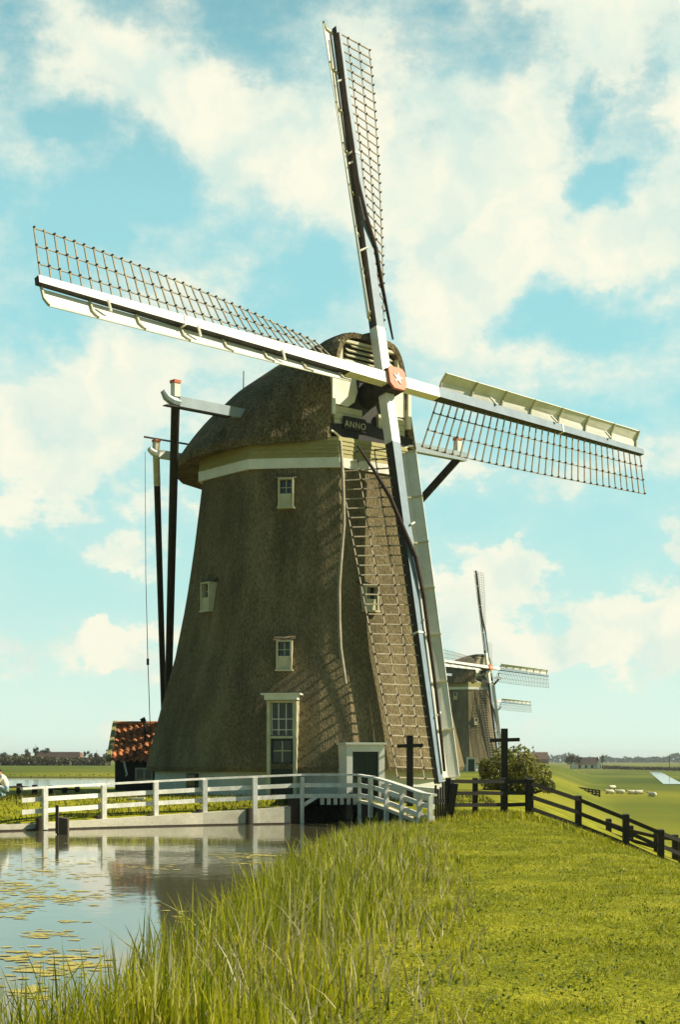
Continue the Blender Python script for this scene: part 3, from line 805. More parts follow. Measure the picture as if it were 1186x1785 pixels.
for a, c in (((218, 1292), (252, 1302)), ((218, 1325), (250, 1312)), ((230, 1266), (258, 1290))):
    p, q = at(*a, 54.2), at(*c, 54.2)
    fa = lambda p: (p.x-sx, (p.z-.65-ez)/(rz_-ez)*(D_/2+.15)-.12, p.z-.65+.02)
    b.tube([fa(p), fa(q)], .018, 5)
b.build('cable', 'iron', sh)
# little white trough in the yard grass
q = at(240, 1398, 42.7); tz = .46
b = MB(); b.loft([[(q.x-.13, q.y-.1, tz-.1), (q.x+.13, q.y-.1, tz-.1), (q.x+.13, q.y+.1, tz-.1), (q.x-.13, q.y+.1, tz-.1)], [(q.x-.17, q.y-.14, tz+.2), (q.x+.17, q.y-.14, tz+.2), (q.x+.17, q.y+.14, tz+.2), (q.x-.17, q.y+.14, tz+.2)]])
b.box((q.x, q.y, tz+.205), (.38, .3, .025))
tag(b.build('trough', 'white'), 'small white tub standing in the grass behind the railing', 'tub')

# ------------------------------------------------------------------ crouching person at the left edge
def person():
    q = at(12, 1392, 43.4); gz = ground_z(q.x, q.y)
    r = empty('person', (q.x, q.y, gz), 'person in white shirt crouching by the low fence at left edge', 'person'); r.scale = (.8, .8, .8)
    import bmesh
    J = {'pel': (.0, .0, .34, .15), 'chest': (-.16, -.03, .66, .155), 'neck': (-.24, -.05, .80, .065), 'head': (-.29, -.07, .90, .10), 'crown': (-.33, -.08, .99, .085),
         'shl': (-.13, -.19, .72, .07), 'ell': (-.28, -.24, .50, .05), 'hal': (-.42, -.16, .40, .035), 'shr': (-.13, .14, .72, .07), 'elr': (-.3, .2, .52, .05), 'har': (-.43, .08, .42, .035),
         'hipl': (-.03, -.11, .30, .1), 'knl': (-.34, -.15, .42, .075), 'anl': (-.12, -.13, .08, .05), 'tol': (-.28, -.14, .03, .04),
         'hipr': (-.03, .11, .30, .1), 'knr': (-.33, .14, .36, .075), 'anr': (-.1, .12, .08, .05), 'tor': (-.26, .13, .03, .04)}
    E_ = [('pel', 'chest'), ('chest', 'neck'), ('neck', 'head'), ('head', 'crown'), ('chest', 'shl'), ('shl', 'ell'), ('ell', 'hal'), ('chest', 'shr'), ('shr', 'elr'), ('elr', 'har'),
          ('pel', 'hipl'), ('hipl', 'knl'), ('knl', 'anl'), ('anl', 'tol'), ('pel', 'hipr'), ('hipr', 'knr'), ('knr', 'anr'), ('anr', 'tor')]
    ks = list(J); me = bpy.data.meshes.new('body')
    me.from_pydata([J[k][:3] for k in ks], [(ks.index(a), ks.index(c)) for a, c in E_], [])
    o = bpy.data.objects.new('body', me); C.objects.link(o)
    md = o.modifiers.new('s', 'SKIN'); sb = o.modifiers.new('d', 'SUBSURF'); sb.levels = sb.render_levels = 2
    for k, v in zip(ks, me.skin_vertices[0].data): v.radius = (J[k][3], J[k][3])
    me.skin_vertices[0].data[0].use_root = True
    bpy.context.view_layer.update()
    m2 = bpy.data.meshes.new_from_object(o.evaluated_get(bpy.context.evaluated_depsgraph_get())); bpy.data.objects.remove(o)
    for n in ('skin', 'shirt', 'jeans', 'hair'): m2.materials.append(M[n])
    for p in m2.polygons:
        c = p.center; mi = 0
        if c.z < .40 or (c.z < .47 and c.x < -.2 and abs(c.y) < .26 and c.x > -.38): mi = 2
        elif c.z < .80 and c.x > -.26: mi = 1
        p.material_index = mi; p.use_smooth = True
    bo = bpy.data.objects.new('body', m2); C.objects.link(bo); bo.parent = r
    b = MB(); rings = []
    for i in range(5):
        a = PI/2*i/4; rr = .112*math.cos(a)+.004; z = .92+.13*math.sin(a)
        rings.append([(-.30-.03*i/4+.01+rr*math.cos(2*PI*j/12), -.072+rr*math.sin(2*PI*j/12), z) for j in range(12)])
    b.loft(rings); b.build('hair', 'hair', r, smooth=True)
person()

# ------------------------------------------------------------------ sheep
def sheep_mesh(lying):
    b = MB(); n = 10
    def ell(c, r, seg=8, mi=0):
        rings = []
        for i in range(1, seg):
            a = PI*i/seg
            rings.append([(c[0]-r[0]*math.cos(a), c[1]+r[1]*math.sin(a)*math.cos(2*PI*j/n), c[2]+r[2]*math.sin(a)*math.sin(2*PI*j/n)) for j in range(n)])
        b.loft(rings, mi)
    return b, ell
def make_sheep(name, loc, rz, label, s=1.0, lying=False):
    z = .30 if lying else .55
    r = empty(name, loc, label, 'sheep', 'sheep grazing in the polder', rz); r.scale = (s, s, s)
    b, ell = sheep_mesh(lying)
    prof = [(-.58, .10, z+.05), (-.5, .22, z), (-.25, .27, z), (.05, .26, z), (.3, .24, z+.02), (.44, .17, z+.07), (.58, .10, z+.02 if not lying else z+.2), (.68, .07, z-.08 if not lying else z+.22), (.80, .045, z-.2 if not lying else z+.16)]
    rings = [[(x, rr*math.cos(2*PI*j/10), zz+rr*math.sin(2*PI*j/10)) for j in range(10)] for x, rr, zz in prof]
    b.loft(rings, 0)
    for x in (-.4, .3):
        for y in (-.13, .13):
            if lying: b.tube([(x, y*1.3, .16), (x+.2, y*1.6, .05)], [.06, .035], 6, 1)
            else: b.tube([(x, y, z-.12), (x+.02, y, .26), (x, y, 0)], [.08, .04, .032], 6, 1)
    for y in (-.09, .09): b.tube([(.66, y*.7, prof[7][2]+.04), (.64, y*1.8, prof[7][2]+.03)], [.03, .012], 5, 1)
    for i, p in enumerate(b.f):
        c = sum((Vector(b.v[k]) for k in p), Vector())/len(p)
        if c.x > .66: b.mi[i] = 1
    b.build('body', ['wool', 'muzzle'], r, smooth=True)
def pz(px, py, z=-1.5):
    d = F*(EYE-z)/(py-PY); return at(px, py, d)
for px, py, rz, lab, ly in ((1064, 1384, 3.3, 'dark faced sheep leftmost of the row in the pasture, beside the hurdle fence', True),
                            (1068, 1379, .4, 'small pale sheep just behind the leftmost sheep of the pasture', False),
                            (1082, 1384, 3.0, 'pale sheep lying alone between the leftmost pair and the two touching sheep', True),
                            (1103, 1385, 3.2, 'sheep with its dark face to the left, first of the two touching sheep', True),
                            (1114, 1385, .1, 'cream woolly sheep touching its neighbour, second of the close pair', True),
                            (1138, 1389, 2.2, 'single sheep furthest right in the pasture below the ditch', True),
                            (1008, 1366, 1.0, 'distant tiny sheep high in the pasture above the hurdle fence', False)):
    p = pz(px, py); make_sheep('sheep', p, rz, lab, .75, ly)

# ------------------------------------------------------------------ foliage
M['bushleaf'] = leafmat('bush_leaf', (.06, .08, .012), (.24, .24, .035), (.50, .46, .14), .35)
M['treeleaf'] = leafmat('tree_leaf', (.040, .040, .014), (.11, .095, .032), (.15, .125, .045), .2)
M['fartree'] = leafmat('far_tree_leaf', (.045, .060, .040), (.08, .09, .06), None, .2)
M['reedleaf'] = leafmat('reed_blade', (.15, .185, .006), (.62, .55, .020), (.88, .76, .26), .5, (.8, (.66, .74, .6)))
M['turf'] = leafmat('turf_blade', (.25, .26, .008), (.49, .455, .016), (.70, .63, .19), .4, (2.6, (.70, .76, .7)))
M['yardgrass'] = leafmat('yard_grass', (.085, .092, .012), (.20, .18, .02), None, .35, (.9, (.55, .6, .6)))

def clump(c, r, n, shell=.55):
    d = rng.normal(size=(n, 3)); d /= np.linalg.norm(d, axis=1)[:, None]
    k = (shell+(1-shell)*rng.random(n)**.6)[:, None]
    return np.asarray(c)+d*k*np.asarray(r), d
def bush(name, loc, clumps, n, ls, label, cat, m='bushleaf'):
    r = empty(name, loc, label, cat); P, Dn = [], []
    for c, rad_ in clumps:
        p, d = clump(c, rad_, n); P.append(p); Dn.append(d)
    P = np.concatenate(P); Dn = np.concatenate(Dn)
    k = P[:, 2] > .02
    leaf_mesh('foliage', P[k], Dn[k], ls, m, r)
    b = MB()
    for c, rad_ in clumps:
        b.tube([(c[0]*.5, c[1]*.5, 0), (c[0]*.9, c[1]*.9, c[2]*.7), (c[0], c[1], c[2]+rad_[2]*.5)], [.05, .035, .01], 6)
    b.build('stem', 'trunk', r)
q = at(905, 1395, 55); gz = ground_z(q.x, q.y)
cl = []
for px, py, w, h in ((858, 1362, 26, 30), (880, 1345, 30, 30), (905, 1340, 28, 26), (925, 1352, 26, 26), (945, 1362, 20, 22), (868, 1380, 28, 22), (900, 1372, 34, 28), (935, 1380, 28, 20), (958, 1378, 12, 14), (885, 1360, 34, 30), (915, 1366, 30, 28), (846, 1352, 12, 18)):
    c = at(px, 1395-(1395-py)*1.28, 55+random.uniform(-.5, .5))-q; cl.append(((c.x, c.y, c.z+(q.z-gz)), (w/F*55*.9, .5, h/F*55*1.05)))
bush('bush', (q.x, q.y, gz), cl, 620, .06, 'rounded leafy green bush behind the black fence near the second mill', 'bush')

def tree(px, d, ytop, w, zb, label, cat='tree', name='tree', group='trees along the horizon', n=460, m='treeleaf', lean=0):
    p = at(px, PY, d); t = hz(ytop, d); h = (t-zb)*1.12; wd = w/F*d
    r = empty(name, (p.x, p.y, zb), label, cat, group)
    b = MB(); b.tube([(0, 0, -.3), (wd*.03, 0, h*.45), (lean*wd, 0, h*.9)], [max(.12, wd*.05), max(.08, wd*.035), .03], 6)
    for s in (-1, 1): b.tube([(0, 0, h*.4), (s*wd*.25, .1, h*.68)], [wd*.03, .02], 5)
    b.build('trunk', 'trunk', r)
    P, Dn = [], []
    for i in range(7):
        a = random.random()*2*PI; f = random.uniform(.25, .9)
        rr = wd*.5*(1-.55*abs(f-.5))
        c = (math.cos(a)*rr*.55, math.sin(a)*rr*.5, h*(.22+.62*f)); s = wd*random.uniform(.2, .34)
        p_, d_ = clump(c, (s, s, min(s*1.1, h*.2)), n//7, .3); P.append(p_); Dn.append(d_)
    P = np.concatenate(P); Dn = np.concatenate(Dn); P[:, 2] = np.clip(P[:, 2], .1, h)
    leaf_mesh('crown', P, Dn, max(.2, wd*.10), m, r)
for i, (px, yt, w, lab) in enumerate(((6, 1311, 14, 'low dark tree at the left edge of the far bank'), (22, 1314, 20, 'broad low tree second from the left on the far bank'), (38, 1315, 18, 'bushy tree left of the pointed dark tree on the far bank'),
                              (48, 1303, 11, 'dark pointed tree just left of the tallest far bank tree'), (62, 1297, 11, 'tallest tree of the far bank left of the dark barn'), (78, 1303, 20, 'round headed tree at the left end of the dark barn roof'),
                              (96, 1319, 24, 'low leafy tree hiding the left half of the dark barn wall'), (118, 1320, 26, 'low leafy tree hiding the right half of the dark barn wall'), (146, 1308, 8, 'narrow tree first right of the dark barn'),
                              (156, 1308, 13, 'fuller tree second right of the dark barn'), (168, 1307, 10, 'slim pale tree third right of the dark barn'), (180, 1315, 14, 'low tree beside the shed roof on the far bank'), (186, 1304, 4, 'thin sapling top beside the shed roof verge'))):
    tree(px, 410+i*4, yt, w, .3, lab)
def house(px0, px1, yr, ye, d, zb, dep, label, wallm, roofm, name, parts='', ridge_along=True, hip=False):
    a, c = at(px0, PY, d), at(px1, PY, d); w = c.x-a.x; e, t = hz(ye, d)-zb, hz(yr, d)-zb
    r = empty(name, (a.x, d, zb), label, 'house' if name != 'barn' else 'barn')
    b = MB(); b.box((w/2, dep/2, e/2), (w, dep, e)); b.prism([(0, 0, e), (0, dep, e), (0, dep/2, t-.15)], (w, 0, 0)); b.build('wall', wallm, r)
    b = MB(); x0, x1 = (-.3, w+.3)
    i0 = w*.08 if hip else 0
    b.poly([(x0, -.3, e-.1), (x1, -.3, e-.1), (x1-i0, dep/2, t), (x0+i0, dep/2, t)]); b.poly([(x0, dep+.3, e-.1), (x1, dep+.3, e-.1), (x1-i0, dep/2, t), (x0+i0, dep/2, t)])
    if hip: b.poly([(x0, -.3, e-.1), (x0, dep+.3, e-.1), (x0+i0, dep/2, t)]); b.poly([(x1, -.3, e-.1), (x1, dep+.3, e-.1), (x1-i0, dep/2, t)])
    b.build('roof', roofm, r)
    return r, w, e, t
house(57, 138, 1310.5, 1323, 425, .3, 9, 'long dark roofed barn among the trees on the far left bank', 'brick', 'barnroof', 'barn', hip=True)
r, w_, e_, t_ = house(906, 957, 1311, 1323, 700, -1.5, 10, 'dull red roofed barn on the horizon beyond the bush', 'brick', 'roofred', 'barn')
r, w_, e_, t_ = house(1003, 1046, 1320, 1332, 585, -1.5, 8, 'low brown roofed farmhouse with a bright white gable end in the polder', 'white', 'barnroof', 'farmhouse')
for x in (1.8, 4.2, 6.4):
    b = MB(); b.box((x, -.02, e_*.45), (.9, .1, e_*.7)); b.build('window', 'glass', r)
b = MB(); b.prism([(w_+.36, -1.2, 0), (w_+.36, 9.2, 0), (w_+.36, 9.2, e_), (w_+.36, 4, t_+.5), (w_+.36, -1.2, e_)], (-.3, 0, 0))
b.build('gable', 'white', r)
b = MB(); b.prism([(w_-1.0, -1.2, 0), (w_+.3, -1.2, 0), (w_+.3, -1.2, e_), (w_+.25, -1.2, t_+.4), (w_+.1, -1.2, t_+.4), (w_-1.1, -1.2, e_)], (0, .3, 0)); b.build('wall', 'white', r)
for px, yt, w, lab in ((996, 1317, 20, 'dark round tree at the left end of the white gabled farmhouse'), (1010, 1318, 12, 'small dark tree in front of the farmhouse roof'), (1051, 1313.5, 9, 'dark tree behind the white gable of the farmhouse')):
    tree(px, 592 if px > 1040 else 580, yt, w, -1.5, lab, n=420)
for px, yt, w, lab in ((880, 1312, 8, 'pointed dark tree left of the red roofed barn'), (931, 1297, 7, 'slim tree rising behind the red roofed barn'), (896, 1317, 14, 'low tree at the left end of the red roofed barn')):
    tree(px, 712, yt, w, -1.5, lab)
# hurdle fence
pts = []
for i in range(12):
    t = i/11; px = lerp(978, 1046, t); pts.append((px, lerp(1381, 1391, t), lerp(1367.5, 1377, t)))
p0 = pz(pts[0][0], pts[0][1]); hf = empty('hurdle_fence', (p0.x, p0.y, -1.5), 'short weathered hurdle fence standing in the pasture left of the sheep', 'fence')
prev = None
rl = [MB(), MB(), MB()]
for px, pb, pt in pts:
    p = pz(px, pb); h = (pb-pt)/F*p.y
    b = MB(); b.box((p.x-p0.x, p.y-p0.y, h/2-.1), (.14, .14, h+.2)); b.build('post', 'pile', hf)
    if prev:
        for i, k in enumerate((.35, .65, .92)): rl[i].beam((prev[0].x-p0.x, prev[0].y-p0.y-.1, prev[1]*k), (p.x-p0.x, p.y-p0.y-.1, h*k), .04, .14)
    prev = (p, h)
for m_ in rl: m_.build('rail', 'pile', hf)
# thin post at right and a second
p = pz(1168, 1341); b = MB(); b.tube([(p.x, p.y, -1.6), (p.x, p.y, 3.6)], .12, 6); tag(b.build('pole', 'tarred'), 'thin dark pole standing on the hedge line at the right', 'pole')
# air: a thin even haze over the whole polder
def haze():
    m = bpy.data.materials.new('haze'); m.use_nodes = True; N, L = m.node_tree.nodes, m.node_tree.links; N.clear()
    o = N.new('ShaderNodeOutputMaterial'); v = N.new('ShaderNodeVolumePrincipled'); v.inputs['Color'].default_value = (.86, .93, .92, 1); v.inputs['Density'].default_value = .00015; v.inputs['Anisotropy'].default_value = .2
    L.new(v.outputs[0], o.inputs['Volume']); M['haze'] = m
    b = MB(); b.box((0, 3400, 13), (8600, 7300, 33)); tag(b.build('haze', 'haze'), kind='stuff')
haze()
# hedge line and treeline (masses nobody could count)
def strip(name, x0, x1, d0, d1, h, n, ls, m, zb=-1.5, label=None):
    t = rng.random(n); x = x0+(x1-x0)*t; y = d0+(d1-d0)*t+rng.normal(0, 2, n)
    hh = h*(.45+.55*np.abs(np.sin(x*.045+1.3)*np.sin(x*.017)+.3*np.sin(x*.21)))
    z = zb+rng.random(n)**.8*hh
    o = leaf_mesh(name, np.stack([x, y, z], 1), None, ls, m); tag(o, label, kind='stuff'); return o
strip('hedge', at(1052, 0, 560).x, at(1190, 0, 470).x, 560, 470, 1.7, 1500, .38, 'treeleaf', label='low dark hedge line across the polder')
strip('treeline', -520, 560, 2000, 2000, 10.5, 9000, 2.6, 'fartree', label='faint distant line of trees on the horizon')
strip('hedgerow', at(-30, 0, 400).x, at(192, 0, 400).x, 404, 398, 2.5, 5200, .40, 'treeleaf', .2, label='dark mass of bushes below the trees of the left far bank')
strip('reed_belt', -140, -5, 160, 159, .38, 3000, .14, 'bushleaf', .05, label='yellow green reed belt on the far bank of the left water')

# ------------------------------------------------------------------ pondweed
def weed():
    b = MB()
    def patch(px, py, w, h, n):
        for _ in range(int(n*(2.0 if py < 1600 else .7))):
            x = px+random.gauss(0, .42)*w; y = py+random.gauss(0, .55)*h
            d = F*EYE/(y-PY)
            if y < 1462: continue
            c = at(x, y, d); r = random.uniform(.008, .026)*(1 if random.random() < .95 else 2.0)
            if c.x > shore_x(c.y)-.1: continue
            k = random.randint(6, 9); ph = random.random()*6; zz = .004+random.random()*.002
            b.poly([(c.x+r*random.uniform(.6, 1.3)*math.cos(ph+2*PI*i/k)*2.8, c.y+r*random.uniform(.6, 1.3)*math.sin(ph+2*PI*i/k)*2.0, zz) for i in range(k)])
    for a in ((50, 1520, 120, 16, 50), (30, 1547, 110, 14, 70), (85, 1566, 90, 8, 50), (20, 1582, 60, 9, 45), (90, 1630, 70, 8, 60), (40, 1664, 110, 12, 120), (90, 1690, 90, 16, 110), (40, 1730, 60, 14, 50), (440, 1493, 110, 6, 75), (45, 1472, 80, 6, 30),
              (150, 1528, 90, 6, 22), (170, 1562, 60, 8, 16), (260, 1512, 110, 6, 18), (150, 1680, 60, 14, 40), (440, 1505, 60, 4, 25), (110, 1500, 160, 10, 26), (120, 1606, 40, 4, 10), (20, 1600, 30, 5, 10), (330, 1600, 70, 14, 25)):
        patch(*a)
    tag(b.build('pondweed', 'algae', recalc=False), 'yellow floating pondweed in streaks on the water', kind='stuff')
weed()

# ------------------------------------------------------------------ grass and reeds
def blades(name, X, Y, H, Wd, lean, matname, segs=3, zoff=None, label=None):
    n = len(X); Z = np.array([ground_z(a, c) for a, c in zip(X, Y)]) if zoff is None else zoff
    ang = rng.random(n)*2*PI; dx, dy = np.cos(ang), np.sin(ang)
    wa = rng.normal(0, .6, n); wx, wy = np.cos(wa), np.sin(wa)           # blades mostly broadside to the path
    V = np.zeros((n, 2*segs+1, 3))
    for s in range(segs):
        t = s/segs; off = lean*H*t**1.8; hw = Wd*.5*(1-t**1.5*.8)
        bx, by, bz = X+dx*off, Y+dy*off, Z-.03+H*t*(1-.18*lean*t)
        V[:, 2*s] = np.stack([bx-wx*hw, by-wy*hw, bz], 1); V[:, 2*s+1] = np.stack([bx+wx*hw, by+wy*hw, bz], 1)
    V[:, 2*segs] = np.stack([X+dx*lean*H, Y+dy*lean*H, Z-.03+H*(1-.18*lean)], 1)
    base = (np.arange(n)*(2*segs+1))[:, None]
    tri = []
    for s in range(segs-1):
        a = 2*s; tri += [[a, a+1, a+3], [a, a+3, a+2]]
    a = 2*(segs-1); tri += [[a, a+1, a+2]]
    Fc = (base[:, :, None]+np.array(tri)[None]).reshape(-1, 3)
    o = np_mesh(name, V.reshape(-1, 3), Fc, matname); tag(o, label, kind='stuff'); return o
def field(X, Y, f, seed):
    g = np.random.default_rng(seed); t = np.zeros(len(X))
    for i in range(14):
        a = g.random()*2*PI; k = f*g.uniform(.5, 1.8); t += np.sin((X*math.cos(a)+Y*math.sin(a))*k+g.random()*6)
    return np.clip(.5+t/9, 0, 1)
def edge_right(y): return .2167*y+.4
SYn, SXn = np.array(SY), np.array(SX)
# reeds along the shore
n = 26000
Y = 6.8+30.2*rng.random(n)**1.5
sx_ = np.interp(Y, SYn, SXn)
u = rng.random(n)
bandw = np.interp(Y, [7, 20, 37], [2.35, 2.5, 2.8])
X = sx_-.30+u*bandw
k = (np.sin(X*5.1+Y*1.7)*np.sin(Y*2.3-X*2.9)+rng.normal(0, .6, n)+1.6*(.55-u)+.9*np.sin(Y*1.13+2*np.sin(Y*.37)+X)) > -.3
X, Y, u = X[k], Y[k], u[k]; n = len(X)
H = np.interp(u, [0, .15, .45, .8, 1], [.50, .56, .38, .15, .06])*rng.uniform(.4, 1.35, n)*(.75+.5*field(X, Y, 2.2, 11))*np.interp(Y, [7, 15, 25, 32, 36], [.95, 1.0, .9, .5, .34])
blades('reeds', X, Y, H, rng.uniform(.006, .018, n)*np.interp(Y, [7, 36], [1, 1.5]), np.abs(rng.normal(.15, .16, n)), 'reedleaf', 4, label='tall green reeds and sedge along the water edge')
# a few taller single blades at the water's edge
n = 420; Y = 7.4+18*rng.random(n)**1.4; X = np.interp(Y, SYn, SXn)-.55+rng.random(n)*.7
blades('sedge', X, Y, rng.uniform(.4, .78, n), rng.uniform(.012, .022, n), np.abs(rng.normal(.3, .22, n)), 'reedleaf', 5, zoff=np.full(n, -.05), label='taller arching sedge blades standing in the shallow water')
# dead straw stalks and seed heads among the reeds
M['straw'] = leafmat('straw', (.25, .20, .08), (.50, .43, .22), (.8, .74, .55), .3)
n = 2600; Y = 7+29*rng.random(n)**1.5; sx_ = np.interp(Y, SYn, SXn); u = rng.random(n)**1.2
X = sx_-.2+u*2.3
H = np.interp(u, [0, .2, .6, 1], [.5, .6, .36, .14])*rng.uniform(.5, 1.3, n)*np.interp(Y, [7, 25, 32, 36], [1, .95, .55, .36])
blades('straw', X, Y, H, rng.uniform(.005, .012, n)*np.interp(Y, [7, 36], [1, 1.7]), np.abs(rng.normal(.35, .35, n)), 'straw', 3, label='pale dead stalks standing among the green reeds')
# broad-leaved weeds, clover and small flowers in the turf
M['weedleaf'] = leafmat('weed_leaf', (.07, .10, .010), (.17, .20, .018), (.26, .26, .03), .3)
M['petal'] = mat('yellow_petal', (.75, .55, .04), .7, .1)
def weeds(nr, yexp, y0, y1):
    P, Dn, S = [], [], []
    for _ in range(nr):
        y = y0+(y1-y0)*random.random()**yexp; sx_ = interp(y, SY, SX); x = random.uniform(sx_+1.3, min(edge_right(y), 7.5)); z = ground_z(x, y); k = random.randint(5, 16); sp = random.uniform(.03, .11)
        for _ in range(k):
            P.append((x+random.gauss(0, sp), y+random.gauss(0, sp), z+random.uniform(.01, .05))); Dn.append((0, -.3, 1.2)); S.append(random.uniform(.007, .017))
    return P, Dn, S
P_, D_2, S_ = weeds(1100, 1.5, 6.8, 36)
tag(leaf_mesh('weeds', P_, D_2, np.array(S_), 'weedleaf'), 'scattered dark green weeds and clover in the turf', kind='stuff')
P_, D_2, S_ = weeds(26, 1.4, 7, 30)
tag(leaf_mesh('flowers', [(p[0], p[1], p[2]+.03) for p in P_], D_2, np.array(S_)*.5, 'petal'), 'tiny yellow flowers in the turf', kind='stuff')
# lawn
n = 230000
Y = 6.6+33*rng.random(n)**1.75
sx_ = np.interp(Y, SYn, SXn); xr = np.minimum(edge_right(Y), 8.6)
X = sx_+.5+rng.random(n)*(xr-sx_-.5)
tuft = field(X, Y, 2.6, 3)*.6+field(X, Y, 7, 5)*.5
H = (.035+.022*tuft**2)*rng.uniform(.4, 1.5, n)*np.interp(Y, [7, 38], [1, 1.5])
blades('lawn_grass', X, Y, H, rng.uniform(.004, .009, n)*np.interp(Y, [6, 20, 40], [1, 1.8, 3.2]), np.abs(rng.normal(.5, .3, n)), 'turf', 2, label='short yellow green turf of the dike')
# rough grass in the yard, by the fences and along the quay
n = 9000; X = rng.uniform(-11, 4.2, n); Y = np.array([wall_y(a) if a < 1 else 41.5 for a in X])+.45+rng.random(n)**1.3*9
dd = (X-CX)**2+(Y-CY)**2; k = (dd > 5.2**2) & ~((X > -1.6) & (X < 1.0) & (Y < 46))
X, Y = X[k], Y[k]; n = len(X)
blades('yard_grass', X, Y, rng.uniform(.05, .16, n), rng.uniform(.02, .035, n), np.abs(rng.normal(.4, .25, n)), 'yardgrass', 2, label='rough grass of the mill yard')
n = 5000; X = rng.uniform(2.4, 9.5, n); Y = 37.6+rng.normal(0, .35, n)
blades('fence_grass', X, Y, rng.uniform(.05, .26, n), rng.uniform(.014, .025, n), np.abs(rng.normal(.35, .25, n)), 'reedleaf', 3, label='longer grass tufts along the black fence')

# ------------------------------------------------------------------ sky, sun, camera
SUN_AZ = R(2.5); SUN_EL = R(39)       # from the right, a touch behind the mill
sun_dir = Vector((math.cos(SUN_EL)*math.cos(SUN_AZ), math.cos(SUN_EL)*math.sin(SUN_AZ), math.sin(SUN_EL)))
sl = bpy.data.lights.new('sun', 'SUN'); sl.energy = 5.0; sl.angle = R(.5); sl.color = (1, .92, .74)
so = bpy.data.objects.new('sun', sl); C.objects.link(so); so.rotation_euler = sun_dir.to_track_quat('Z', 'Y').to_euler()

